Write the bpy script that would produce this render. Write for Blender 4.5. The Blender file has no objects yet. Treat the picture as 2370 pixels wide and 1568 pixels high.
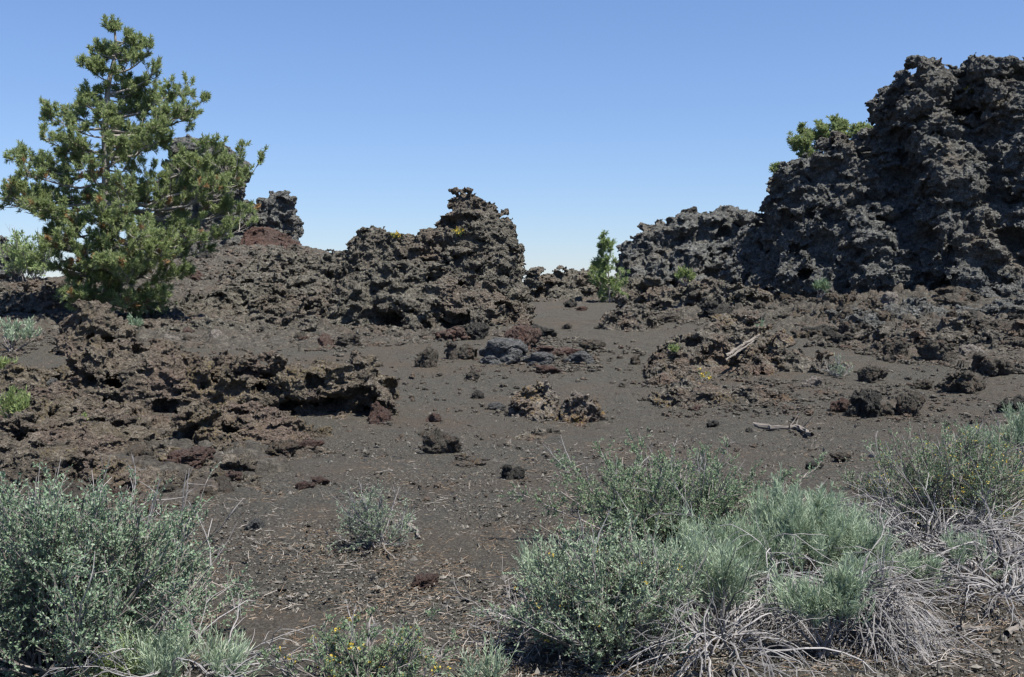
import bpy, math, random
import numpy as np
import openvdb as vdb
from concurrent.futures import ThreadPoolExecutor
from mathutils import Vector

# ------------------------------------------------------------------ camera, sky, sun, exposure
SC = bpy.context.scene
COL = SC.collection
F = 2541.0                 # focal length in units of a 2370-wide frame (50 degree lens)
PITCH = math.radians(3.02)
EYE = np.array([0.0, 0.0, 1.6])
cam = bpy.data.objects.new("camera", bpy.data.cameras.new("camera"))
COL.objects.link(cam)
cam.location = EYE
cam.rotation_euler = (math.pi / 2 - PITCH, 0, 0)
cam.data.sensor_width = 36.0
cam.data.lens = 36.0 * F / 2370.0
cam.data.clip_start = 0.05
cam.data.clip_end = 20000
SC.camera = cam

SUN_EL, SUN_AZ = math.radians(64), math.radians(126)      # azimuth clockwise from +Y (the view direction)
TOSUN = Vector((math.sin(SUN_AZ) * math.cos(SUN_EL), math.cos(SUN_AZ) * math.cos(SUN_EL), math.sin(SUN_EL)))
w = bpy.data.worlds.new("World"); SC.world = w; w.use_nodes = True
wt = w.node_tree
sky = wt.nodes.new("ShaderNodeTexSky"); sky.sky_type = 'NISHITA'; sky.sun_disc = False
sky.sun_elevation = SUN_EL; sky.sun_rotation = SUN_AZ
sky.altitude = 0; sky.air_density = 1.0; sky.dust_density = 0.0; sky.ozone_density = 4.0
gm = wt.nodes.new("ShaderNodeGamma"); gm.inputs[1].default_value = 0.8          # slide film's softer response to the sky
tn = wt.nodes.new("ShaderNodeMix"); tn.data_type = 'RGBA'; tn.blend_type = 'MULTIPLY'
tn.inputs["Factor"].default_value = 1.0; tn.inputs["B"].default_value = (0.651, 0.759, 1.0, 1)
wt.links.new(sky.outputs[0], gm.inputs[0]); wt.links.new(gm.outputs[0], tn.inputs["A"])
wt.links.new(tn.outputs["Result"], wt.nodes["Background"].inputs[0])
wt.nodes["Background"].inputs[1].default_value = 0.100
sl = bpy.data.lights.new("sun", 'SUN'); sl.energy = 5.0; sl.angle = math.radians(0.5); sl.color = (1.0, 0.95, 0.87)
so = bpy.data.objects.new("sun", sl); COL.objects.link(so)
so.rotation_euler = TOSUN.to_track_quat('Z', 'Y').to_euler()
SC.view_settings.view_transform = 'Standard'; SC.view_settings.look = 'None'
SC.view_settings.exposure = 1.0; SC.view_settings.gamma = 1.0
SC.cycles.filter_width = 1.4
SC.cycles.max_bounces = 6; SC.cycles.diffuse_bounces = 3; SC.cycles.transparent_max_bounces = 4
SC.cycles.use_adaptive_sampling = True; SC.cycles.adaptive_threshold = 0.015

RNG = np.random.default_rng(11)
POOL = ThreadPoolExecutor(4)

# ------------------------------------------------------------------ noise (numpy)
def hash3(x, y, z, seed):
    h = x.astype(np.uint32) * np.uint32(374761393) + y.astype(np.uint32) * np.uint32(668265263) \
        + z.astype(np.uint32) * np.uint32(2246822519) + np.uint32((seed * 3266489917) & 0xffffffff)
    h = (h ^ (h >> np.uint32(13))) * np.uint32(1274126177)
    h = (h ^ (h >> np.uint32(15))) * np.uint32(2246822519)
    return h ^ (h >> np.uint32(16))

def chunked(fn, P, n=120000):
    if len(P) <= n: return fn(P)
    parts = [P[i:i + n] for i in range(0, len(P), n)]
    return np.concatenate(list(POOL.map(fn, parts)))

def _perlin(P, seed):
    i = np.floor(P).astype(np.int64); f = (P - i).astype(np.float32)
    u = f * f * f * (f * (f * 6 - 15) + 10)
    out = 0
    for dx in (0, 1):
        wx = u[:, 0] if dx else 1 - u[:, 0]
        for dy in (0, 1):
            wy = u[:, 1] if dy else 1 - u[:, 1]
            for dz in (0, 1):
                wz = u[:, 2] if dz else 1 - u[:, 2]
                h = hash3(i[:, 0] + dx, i[:, 1] + dy, i[:, 2] + dz, seed)
                gx = (h & np.uint32(1023)).astype(np.float32) / 511.5 - 1
                gy = ((h >> np.uint32(10)) & np.uint32(1023)).astype(np.float32) / 511.5 - 1
                gz = ((h >> np.uint32(20)) & np.uint32(1023)).astype(np.float32) / 511.5 - 1
                out = out + wx * wy * wz * (gx * (f[:, 0] - dx) + gy * (f[:, 1] - dy) + gz * (f[:, 2] - dz))
    return out * 1.3

def perlin(P, scale, seed=0):
    return chunked(lambda q: _perlin(q / scale, seed), P)

def fbm(P, scale, octv=3, seed=0):
    s, a, t = 0, 1.0, 0
    for k in range(octv):
        s = s + a * perlin(P, scale / 2 ** k, seed + 17 * k); t += a; a *= 0.5
    return s / t

def _worley(P, seed, near, cell=False, cheb=False):
    if near: i = np.floor(P - 0.5).astype(np.int64); rng = (0, 1)
    else: i = np.floor(P).astype(np.int64); rng = (-1, 0, 1)
    f = (P - i).astype(np.float32)
    best = np.full(len(P), 9.0, np.float32); off = np.zeros(len(P), np.float32)
    for dx in rng:
        for dy in rng:
            for dz in rng:
                h = hash3(i[:, 0] + dx, i[:, 1] + dy, i[:, 2] + dz, seed)
                ax = dx + (h & np.uint32(1023)).astype(np.float32) / 1023 - f[:, 0]
                ay = dy + ((h >> np.uint32(10)) & np.uint32(1023)).astype(np.float32) / 1023 - f[:, 1]
                az = dz + ((h >> np.uint32(20)) & np.uint32(1023)).astype(np.float32) / 1023 - f[:, 2]
                d2 = np.maximum(np.maximum(np.abs(ax), np.abs(ay)), np.abs(az)) ** 2 * 1.5 if cheb else ax * ax + ay * ay + az * az
                if cell:
                    m = d2 < best; off[m] = (h[m] >> np.uint32(22)).astype(np.float32) / 1023 * 2 - 1
                np.minimum(best, d2, out=best)
    return np.stack([best, off], 1) if cell else np.sqrt(best)

def worley(P, scale, seed=0, near=False, cell=False, cheb=False):
    return chunked(lambda q: _worley(q / np.asarray(scale, np.float32), seed, near, cell, cheb), P)
def turn(seed):
    q, _ = np.linalg.qr(np.random.default_rng(seed).normal(size=(3, 3))); return q.astype(np.float32)

# ------------------------------------------------------------------ the lie of the land
GXR = np.array([0, 6, 9, 11.6, 15, 20, 25, 30, 35, 39, 46, 60, 120, 6000], float)
GZR = np.array([0, 0, 0, 0.0, 0.12, 0.40, 0.66, 0.86, 0.95, 0.95, 0.4, -1.5, -9, -9], float)
def ground_z(x, y):
    x = np.asarray(x, float); y = np.asarray(y, float)
    r = np.sqrt(x * x + y * y)
    z = np.interp(r, GXR, GZR)
    z = z + 2.75 * np.exp(-(((x + 10) / 6.2) ** 2 + ((y - 47) / 8.5) ** 2))
    z = z + 0.75 * np.exp(-(((x - 11) / 5.0) ** 2 + ((y - 25) / 5.5) ** 2))
    z = z + 0.5 * np.exp(-(((x + 17) / 6.0) ** 2 + ((y - 38) / 8) ** 2))
    z = z + 0.06 * np.sin(x * 0.5 + 1) * np.sin(y * 0.37) * np.clip((r - 6) / 8, 0, 1) * np.clip((24 - r) / 8, 0, 1)
    return z

CP, SP = math.cos(PITCH), math.sin(PITCH)
def ray(px, py):
    a, b = (px - 1185) / F, (784 - py) / F
    return np.array([a, CP + b * SP, -SP + b * CP])
def at(px, py, Y):                       # the point seen at a picture position, Y metres out
    d = ray(px, py); return EYE + d * (Y / d[1])
_T = np.geomspace(2.0, 90, 1500)
def G(px, py):                           # the point of the ground seen there
    d = ray(px, py); p = EYE[None] + d[None] * _T[:, None]
    below = p[:, 2] < ground_z(p[:, 0], p[:, 1])
    k = int(np.argmax(below)) if below.any() else int(np.argmin(np.where(_T < 42, p[:, 2] - ground_z(p[:, 0], p[:, 1]), 99)))
    q = p[k].copy(); q[2] = float(ground_z(q[0], q[1])); return q
def pxm(Y): return Y / F                 # metres per picture unit at distance Y

# ------------------------------------------------------------------ mesh helpers
def link(name, verts, faces, mat, parent=None, smooth=False, loc=None):
    me = bpy.data.meshes.new(name)
    verts = np.asarray(verts, np.float32); faces = np.asarray(faces, np.int32)
    n = faces.shape[1]
    me.vertices.add(len(verts)); me.vertices.foreach_set("co", verts.ravel())
    me.loops.add(faces.size); me.loops.foreach_set("vertex_index", faces.ravel())
    me.polygons.add(len(faces))
    me.polygons.foreach_set("loop_start", np.arange(0, faces.size, n, dtype=np.int32))
    me.update(calc_edges=True)
    me.polygons.foreach_set("use_smooth", np.full(len(faces), smooth))
    for m in (mat if isinstance(mat, (list, tuple)) else [mat]): me.materials.append(m)
    o = bpy.data.objects.new(name, me); COL.objects.link(o)
    if parent is not None: o.parent = parent
    if loc is not None: o.location = loc
    return o
def tag(o, label, cat, group=None):
    o["label"] = label; o["category"] = cat
    if group: o["group"] = group
    return o
def empty(name, loc, label, cat, group=None):
    o = bpy.data.objects.new(name, None); o.empty_display_size = 0.1
    COL.objects.link(o); o.location = [float(v) for v in loc]
    return tag(o, label, cat, group)

# ------------------------------------------------------------------ materials
def mat_new(name):
    m = bpy.data.materials.new(name); m.use_nodes = True
    nt = m.node_tree; b = nt.nodes["Principled BSDF"]
    b.inputs["Roughness"].default_value = 0.9
    b.inputs["Specular IOR Level"].default_value = 0.25
    return m, nt, b
def nz(nt, co, scale, detail=4, rough=0.6, kind='noise'):
    n = nt.nodes.new("ShaderNodeTexNoise"); n.inputs["Scale"].default_value = scale
    n.inputs["Detail"].default_value = detail; n.inputs["Roughness"].default_value = rough
    nt.links.new(co, n.inputs["Vector"]); return n.outputs["Fac"]
def ramp(nt, fac, stops):
    r = nt.nodes.new("ShaderNodeValToRGB"); e = r.color_ramp.elements
    while len(e) > 1: e.remove(e[-1])
    for k, (p, c) in enumerate(stops):
        x = e[0] if k == 0 else e.new(p)
        x.position = p; x.color = (*c, 1) if len(c) == 3 else c
    nt.links.new(fac, r.inputs[0]); return r.outputs[0]
def mixc(nt, fac, a, b, mode='MIX'):
    n = nt.nodes.new("ShaderNodeMix"); n.data_type = 'RGBA'; n.blend_type = mode
    for v, s in ((fac, n.inputs["Factor"]), (a, n.inputs["A"]), (b, n.inputs["B"])):
        if isinstance(v, bpy.types.NodeSocket): nt.links.new(v, s)
        elif isinstance(v, (int, float)): s.default_value = v
        else: s.default_value = (*v, 1)
    return n.outputs["Result"]
def mth(nt, op, a, b=None):
    n = nt.nodes.new("ShaderNodeMath"); n.operation = op
    for v, s in ((a, n.inputs[0]), (b, n.inputs[1])):
        if v is None: continue
        if isinstance(v, bpy.types.NodeSocket): nt.links.new(v, s)
        else: s.default_value = v
    return n.outputs[0]
def bump(nt, b, h, strength, dist):
    n = nt.nodes.new("ShaderNodeBump"); n.inputs["Strength"].default_value = strength
    n.inputs["Distance"].default_value = dist
    nt.links.new(h, n.inputs["Height"]); nt.links.new(n.outputs[0], b.inputs["Normal"])

def rock_mat(name, dark, mid, pale, red=(0.10, 0.055, 0.042), red_at=0.62, lichen=None, lichen_at=0.62, fine=22.0, big=1.3):
    m, nt, b = mat_new(name)
    co = nt.nodes.new("ShaderNodeTexCoord").outputs["Object"]
    oi = nt.nodes.new("ShaderNodeObjectInfo")
    va = nt.nodes.new("ShaderNodeVectorMath"); va.operation = 'MULTIPLY_ADD'
    va.inputs[1].default_value = (1, 1, 1)
    sc = nt.nodes.new("ShaderNodeCombineXYZ")
    for k in range(3): nt.links.new(mth(nt, 'MULTIPLY', oi.outputs["Random"], 37.0 + 11 * k), sc.inputs[k])
    nt.links.new(co, va.inputs[0]); nt.links.new(sc.outputs[0], va.inputs[2]); v = va.outputs[0]
    c = ramp(nt, nz(nt, v, fine * 0.28, 5, 0.72), [(0.28, dark), (0.50, mid), (0.70, pale)])
    rf = ramp(nt, nz(nt, v, big, 4, 0.65), [(red_at - 0.08, (0, 0, 0)), (red_at + 0.1, (1, 1, 1))])
    c = mixc(nt, mth(nt, 'MULTIPLY', rf, 0.75), c, red)
    sp = ramp(nt, nz(nt, v, fine * 1.6, 3, 0.7), [(0.30, (0.42, 0.41, 0.40)), (0.52, (1, 1, 1)), (0.72, (1.9, 1.85, 1.75))])
    c = mixc(nt, 1.0, c, sp, 'MULTIPLY')
    if lichen is not None:
        lf = mth(nt, 'MULTIPLY', ramp(nt, nz(nt, v, big * 1.7, 3, 0.6), [(lichen_at - 0.1, (0, 0, 0)), (lichen_at + 0.06, (1, 1, 1))]),
                 ramp(nt, nz(nt, v, fine * 1.1, 4, 0.75), [(0.46, (0, 0, 0)), (0.58, (1, 1, 1))]))
        c = mixc(nt, lf, c, lichen)
    nt.links.new(c, b.inputs["Base Color"])
    h = mth(nt, 'ADD', nz(nt, v, fine, 5, 0.75), mth(nt, 'MULTIPLY', nz(nt, v, fine * 3.2, 3, 0.7), 0.6))
    bump(nt, b, h, 1.0, 0.07)
    return m

def leaf_mat(name, a, b_, c, transl=0.3, rough=0.65):
    m, nt, b = mat_new(name)
    g = nt.nodes.new("ShaderNodeNewGeometry")
    cr = ramp(nt, g.outputs["Random Per Island"], [(0.0, a), (0.5, b_), (1.0, c)])
    nt.links.new(cr, b.inputs["Base Color"]); b.inputs["Roughness"].default_value = rough
    t = nt.nodes.new("ShaderNodeBsdfTranslucent"); nt.links.new(cr, t.inputs["Color"])
    mx = nt.nodes.new("ShaderNodeMixShader"); mx.inputs[0].default_value = transl
    nt.links.new(b.outputs[0], mx.inputs[1]); nt.links.new(t.outputs[0], mx.inputs[2])
    nt.links.new(mx.outputs[0], nt.nodes["Material Output"].inputs["Surface"])
    return m
def wood_mat(name, a, b_):
    m, nt, b = mat_new(name)
    g = nt.nodes.new("ShaderNodeNewGeometry")
    co = nt.nodes.new("ShaderNodeTexCoord").outputs["Object"]
    f = mth(nt, 'ADD', mth(nt, 'MULTIPLY', g.outputs["Random Per Island"], 0.6), mth(nt, 'MULTIPLY', nz(nt, co, 40, 3), 0.4))
    nt.links.new(ramp(nt, f, [(0.1, a), (0.9, b_)]), b.inputs["Base Color"])
    return m

M = {}
M["cliff"] = rock_mat("dark_lava", (0.034, 0.035, 0.034), (0.104, 0.107, 0.102), (0.222, 0.227, 0.216), red=(0.132, 0.111, 0.085), red_at=0.58, big=0.55)
M["spire"] = rock_mat("brown_grey_lava", (0.035, 0.033, 0.029), (0.112, 0.105, 0.087), (0.221, 0.209, 0.178), red=(0.133, 0.103, 0.081), red_at=0.56, big=0.7)
M["ledge"] = rock_mat("reddish_lava", (0.037, 0.033, 0.028), (0.121, 0.105, 0.083), (0.230, 0.204, 0.166), red=(0.143, 0.106, 0.087), red_at=0.55, lichen=(0.156, 0.124, 0.069), lichen_at=0.58, big=1.1)
M["outcrop"] = rock_mat("grey_brown_lava", (0.040, 0.038, 0.033), (0.120, 0.109, 0.091), (0.230, 0.215, 0.184), red=(0.144, 0.098, 0.074), red_at=0.56, lichen=(0.221, 0.147, 0.055), lichen_at=0.64, big=1.3)
M["lichen"] = rock_mat("lichen_lava", (0.057, 0.052, 0.046), (0.149, 0.132, 0.115), (0.276, 0.254, 0.221), red=(0.132, 0.088, 0.066), red_at=0.6, lichen=(0.248, 0.161, 0.051), lichen_at=0.60, big=1.9)
M["boulder"] = rock_mat("loose_lava", (0.035, 0.033, 0.029), (0.109, 0.100, 0.084), (0.207, 0.191, 0.162), red=(0.135, 0.092, 0.069), red_at=0.58, big=2.2)
M["black"] = rock_mat("black_lava", (0.024, 0.024, 0.022), (0.066, 0.064, 0.058), (0.138, 0.134, 0.121), red_at=0.72, big=1.5)
M["bluegrey"] = rock_mat("bluegrey_lava", (0.051, 0.052, 0.053), (0.129, 0.133, 0.135), (0.276, 0.281, 0.281), red_at=0.8, big=1.5)
M["pale"] = rock_mat("pale_rock", (0.129, 0.115, 0.101), (0.276, 0.248, 0.221), (0.423, 0.396, 0.359), red_at=0.8, big=1.5)
M["rust"] = rock_mat("rust_cinders", (0.038, 0.028, 0.024), (0.072, 0.051, 0.043), (0.110, 0.080, 0.068), red=(0.082, 0.046, 0.037), red_at=0.46, big=1.0)
M["red"] = rock_mat("red_lava", (0.051, 0.039, 0.033), (0.124, 0.089, 0.076), (0.207, 0.160, 0.137), red=(0.132, 0.077, 0.064), red_at=0.52, big=2.0)

def ground_mat():
    m, nt, b = mat_new("black_cinders")
    co = nt.nodes.new("ShaderNodeTexCoord").outputs["Object"]
    c = ramp(nt, nz(nt, co, 55, 4, 0.75), [(0.34, (0.016, 0.0155, 0.013)), (0.5, (0.050, 0.0465, 0.038)), (0.66, (0.120, 0.113, 0.094))])
    rb = ramp(nt, nz(nt, co, 0.55, 5, 0.7), [(0.46, (0, 0, 0)), (0.66, (1, 1, 1))])
    c = mixc(nt, mth(nt, 'MULTIPLY', rb, 0.6), c, (0.070, 0.052, 0.037))
    at_ = nt.nodes.new("ShaderNodeAttribute"); at_.attribute_name = "rubble"
    rk = ramp(nt, nz(nt, co, 7, 5, 0.72), [(0.28, (0.026, 0.024, 0.021)), (0.50, (0.062, 0.057, 0.048)), (0.70, (0.125, 0.116, 0.098))])
    rk = mixc(nt, ramp(nt, nz(nt, co, 0.8, 4, 0.65), [(0.48, (0, 0, 0)), (0.66, (0.6, 0.6, 0.6))]), rk, (0.080, 0.062, 0.050))
    rs_ = ramp(nt, nz(nt, co, 32, 4, 0.75), [(0.32, (0.35, 0.34, 0.33)), (0.52, (1, 1, 1)), (0.70, (1.7, 1.65, 1.55))])
    rk = mixc(nt, 1.0, rk, rs_, 'MULTIPLY')
    c = mixc(nt, at_.outputs["Fac"], c, rk)
    sp = ramp(nt, nz(nt, co, 130, 2, 0.6), [(0.64, (0, 0, 0)), (0.72, (1, 1, 1))])
    c = mixc(nt, mth(nt, 'MULTIPLY', sp, 0.6), c, (0.17, 0.145, 0.115))
    nt.links.new(c, b.inputs["Base Color"])
    bump(nt, b, mth(nt, 'ADD', nz(nt, co, 60, 4, 0.75), nz(nt, co, 16, 3, 0.6)), 1.0, 0.03)
    return m
M["ground"] = ground_mat()
M["sage_leaf"] = leaf_mat("grey_green_leaves", (0.156, 0.226, 0.139), (0.230, 0.307, 0.201), (0.320, 0.385, 0.279))
M["bush_leaf"] = leaf_mat("dull_green_leaves", (0.118, 0.188, 0.110), (0.186, 0.270, 0.166), (0.305, 0.380, 0.280))
M["bitter_leaf"] = leaf_mat("small_green_leaves", (0.115, 0.180, 0.098), (0.172, 0.246, 0.139), (0.238, 0.303, 0.197))
M["rabbit_leaf"] = leaf_mat("pale_needle_leaves", (0.213, 0.295, 0.189), (0.303, 0.385, 0.271), (0.402, 0.459, 0.344))
M["yellowgreen_leaf"] = leaf_mat("yellow_green_leaves", (0.139, 0.205, 0.074), (0.213, 0.279, 0.107), (0.312, 0.344, 0.156))
M["flower"] = leaf_mat("yellow_flowers", (0.410, 0.279, 0.041), (0.492, 0.369, 0.049), (0.410, 0.344, 0.115))
M["dead"] = wood_mat("dead_grey_stems", (0.080, 0.077, 0.077), (0.320, 0.308, 0.304))
M["stem"] = wood_mat("brown_grey_stems", (0.088, 0.076, 0.068), (0.288, 0.264, 0.248))
M["bark"] = wood_mat("pine_bark", (0.136, 0.124, 0.112), (0.336, 0.312, 0.288))
M["log"] = wood_mat("weathered_wood", (0.088, 0.080, 0.070), (0.192, 0.172, 0.152))
M["pine"] = leaf_mat("pine_needles", (0.135, 0.19, 0.08), (0.24, 0.305, 0.125), (0.39, 0.435, 0.225), transl=0.42)
M["pine_young"] = leaf_mat("young_pine_needles", (0.15, 0.22, 0.085), (0.235, 0.315, 0.125), (0.33, 0.40, 0.19), transl=0.35)
M["pine_dead"] = leaf_mat("dead_orange_needles", (0.26, 0.15, 0.07), (0.36, 0.22, 0.10), (0.40, 0.28, 0.15))
M["litter"] = leaf_mat("fallen_needles", (0.115, 0.078, 0.050), (0.18, 0.125, 0.080), (0.27, 0.225, 0.175), transl=0.0)
M["twiglitter"] = wood_mat("fallen_twigs", (0.14, 0.125, 0.11), (0.34, 0.31, 0.28))

# ------------------------------------------------------------------ ground sheet
RUBBLE = [  # outlines of the rubble fields as seen in the picture
    [(1700, 640), (2480, 640), (2480, 850), (2250, 850), (2040, 815), (1880, 770), (1600, 745), (1500, 700), (1480, 660)],
    [(300, 540), (560, 535), (690, 560), (790, 600), (720, 700), (700, 800), (540, 815), (380, 800), (240, 770), (-60, 800), (-60, 640), (200, 630)],
    [(-60, 940), (200, 960), (380, 1000), (620, 1040), (680, 1090), (560, 1110), (520, 1150), (340, 1180), (-60, 1140)],
    [(690, 740), (1220, 735), (1200, 765), (960, 790), (690, 815)],
    [(1215, 660), (1450, 655), (1430, 698), (1230, 702)]]
def build_ground():
    fine = np.radians(np.linspace(-34, 34, 1000))
    rest = np.radians(np.linspace(34, 326, 90)[1:-1])
    ang = np.concatenate([fine, rest])
    r = np.concatenate([[0.3, 1.2], np.geomspace(2.4, 60, 850), np.geomspace(62, 6000, 40)])
    A, R = np.meshgrid(ang, r)
    X = (R * np.sin(A)).ravel(); Y = (R * np.cos(A)).ravel()
    Z = ground_z(X, Y)
    near = (np.abs((A.ravel() + math.pi) % (2 * math.pi) - math.pi) < 0.6) & (R.ravel() < 60)
    P = np.stack([X, Y, np.zeros_like(X)], 1)[near].astype(np.float32)
    fade = np.clip(1.3 - np.hypot(P[:, 0], P[:, 1]) / 22, 0.15, 1)
    d = fade * (0.06 * perlin(P, 1.4, 5)) + 0.030 * perlin(P, 0.33, 6)
    d += 0.016 * (0.5 - worley(P, 0.11, 7, True)) + 0.010 * (0.5 - worley(P, 0.045, 8, True))
    # rubble fields: loose clinker too dense to count makes the sheet itself lumpy there
    px = 1185 + F * P[:, 0] / (P[:, 1] * CP); zz = Z[near] - EYE[2]
    py = 784 - F * (zz * CP + P[:, 1] * SP) / (P[:, 1] * CP - zz * SP)
    nx = 26 * perlin(P, 1.3, 31); ny = 14 * perlin(P, 1.3, 32)
    rub = np.zeros(len(P), np.float32)
    for poly in RUBBLE:
        m = np.zeros(len(P), bool); qx, qy = px + nx, py + ny
        for (x1, y1), (x2, y2) in zip(poly, poly[1:] + poly[:1]):
            if y1 != y2: m ^= ((y1 > qy) != (y2 > qy)) & (qx < (x2 - x1) * (qy - y1) / (y2 - y1) + x1)
        rub = np.maximum(rub, m)
    k = rub > 0; Q = P[k].copy(); far = np.clip((np.hypot(Q[:, 0], Q[:, 1]) - 12) / 14, 0, 1)
    W = Q + 0.12 * np.stack([perlin(Q, 0.4, 33), perlin(Q, 0.4, 34), np.zeros(len(Q))], 1)
    a = worley(W, 0.62, 35, cell=True); b = worley(W, 0.27, 36, True, True); c = worley(W, 0.12, 37, True, True)
    gate = np.clip(0.62 + 0.9 * perlin(Q, 1.8, 38), 0.1, 1.3)
    d[k] += (0.45 + 0.55 * far) * gate * ((0.04 + 0.08 * far) * (1.5 * (0.35 - a[:, 0]) + 0.5 * a[:, 1]) + 0.11 * (1.5 * (0.35 - b[:, 0]) + 0.8 * b[:, 1]) + 0.085 * (1.5 * (0.35 - c[:, 0]) + 0.8 * c[:, 1])) + 0.02
    Z[near] += d
    full = np.zeros(len(X), np.float32); full[near] = rub
    n, m = len(r), len(ang)
    I = (np.arange(n - 1)[:, None] * m + np.arange(m)[None])
    J = (np.arange(n - 1)[:, None] * m + (np.arange(m)[None] + 1) % m)
    faces = np.stack([I, I + m, J + m, J], -1).reshape(-1, 4)
    o = link("ground", np.stack([X, Y, Z], 1), faces, M["ground"], smooth=True)
    o["kind"] = "structure"
    o.data.attributes.new("rubble", 'FLOAT', 'POINT').data.foreach_set("value", full)
build_ground()

# ------------------------------------------------------------------ rock masses: implicit solids with lumpy noise, meshed by OpenVDB
def lumpy(d, P, lumps, seed, rough=1.0, pits=0.6):
    """Solid distance d at points P, roughened into clinker: warped cellular lumps of falling size."""
    warp = np.stack([perlin(P, 0.5, seed + 1), perlin(P, 0.5, seed + 2), perlin(P, 0.5, seed + 3)], 1) * 0.14
    W = (P + warp).astype(np.float32); d0 = d
    gate = 0.75 + 0.55 * perlin(P, 1.6, seed + 9)
    for k, (s, a) in enumerate(lumps):
        sc = np.array([s * 1.25, s * 1.25, s * 0.80], np.float32)
        blocky = k >= 1
        f = worley((W / sc * np.float32(s)) @ turn(seed + k) if blocky else W, s if blocky else sc, seed + 20 + k, near=(k >= 2), cell=True, cheb=blocky)
        if blocky: f[:, 0] -= 0.06
        d = d - rough * a * gate * (1.6 * (0.30 - f[:, 0]) + 0.55 * f[:, 1])
    d = d - rough * 0.5 * lumps[0][1] * perlin(P, lumps[0][0] * 2.6, seed + 40)
    for q, (s, r) in enumerate(((lumps[0][0] * 0.62, 0.27), (lumps[1][0] * 0.85, 0.31))):     # hollows
        f = worley(W, np.array([s * 1.35, s * 1.2, s * 0.8], np.float32), seed + 60 + q, cell=True)
        d = np.where((f[:, 1] > pits) & (d0 > -0.27 * lumps[0][0]), np.maximum(d, (r - f[:, 0]) * s * 0.8), d)
    return d

def solid(name, dfun, lo, hi, vox, lumps, seed, mat, label, cat, group=None, band=None, jitter=0.3, pits=0.6):
    lo = np.array(lo, float); hi = np.array(hi, float)
    n = np.ceil((hi - lo) / vox).astype(int) + 1
    ax = [lo[k] + vox * np.arange(n[k]) for k in range(3)]
    X, Y, Z = np.meshgrid(*ax, indexing='ij')
    X = X.astype(np.float32); Y = Y.astype(np.float32); Z = Z.astype(np.float32)
    D = dfun(X, Y, Z).astype(np.float32)
    for sl in (np.s_[0], np.s_[-1]):
        D[sl] = 1; D[:, sl] = 1; D[:, :, sl] = 1
    grid = vdb.FloatGrid(background=1.0); grid.copyFromArray(np.clip(D, -1, 1))
    V, Q = grid.convertToQuads(0.0)
    band = band or (sum(a for s, a in lumps) * 1.0 + 0.1)
    band = min(band, 40 * vox)
    lev = vdb.FloatGrid.createLevelSetFromPolygons(V, quads=Q, halfWidth=band / vox)
    D = np.empty(D.shape, np.float32); lev.copyToArray(D)
    sg = np.sign(dfun(X, Y, Z)); D = np.abs(D) * vox * np.where(sg > 0, 1, -1).astype(np.float32)
    mk = np.abs(D) < band * 0.98
    P = np.stack([X[mk], Y[mk], Z[mk]], 1)
    D[mk] = lumpy(D[mk], P, lumps, seed, pits=pits)
    for sl in (np.s_[0], np.s_[-1]):
        D[sl] = 1; D[:, sl] = 1; D[:, :, sl] = 1
    grid = vdb.FloatGrid(background=1.0)
    grid.copyFromArray(np.clip(D, -1, 1))
    V, Q = grid.convertToQuads(0.0)
    V, Q = attached(lo + V * vox, Q.astype(np.int64), lo[2] + 3 * vox)
    e1 = V[Q[:, 2]] - V[Q[:, 0]]; e2 = V[Q[:, 3]] - V[Q[:, 1]]; fn = np.cross(e2, e1); vn = np.zeros(V.shape)
    for k in range(4):
        for c in range(3): vn[:, c] += np.bincount(Q[:, k], fn[:, c], len(V))
    vn /= np.linalg.norm(vn, axis=1, keepdims=True) + 1e-9
    f = worley(V.astype(np.float32), vox * 3.6, seed + 71, True, True); p = perlin(V.astype(np.float32), vox * 2.2, seed + 72)
    V = V + vn * (vox * (1.5 * (0.5 - f[:, 0]) + 0.5 * f[:, 1] + 0.9 * p))[:, None] + RNG.uniform(-1, 1, V.shape) * vox * jitter
    base = np.array([V[:, 0].mean(), V[:, 1].mean(), V[:, 2].min()])
    o = link(name, V - base, Q[:, ::-1], mat, loc=base)
    return tag(o, label, cat, group)

def attached(V, Q, zmax):
    """Keep the largest connected piece and any other that reaches down to zmax; drop crumbs hanging in the air."""
    lab = np.arange(len(V))
    while True:
        m = lab[Q].min(1); new = lab.copy()
        for k in range(4): np.minimum.at(new, Q[:, k], m)
        new = new[new]
        if (new == lab).all(): break
        lab = new
    n = np.bincount(lab, minlength=len(V)); low = np.full(len(V), 1e9); np.minimum.at(low, lab, V[:, 2])
    ok = (low < zmax) & (n > 60); ok[n.argmax()] = True
    keep = ok[lab]; idx = np.cumsum(keep) - 1
    return V[keep], idx[Q[keep[Q[:, 0]]]]

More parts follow.
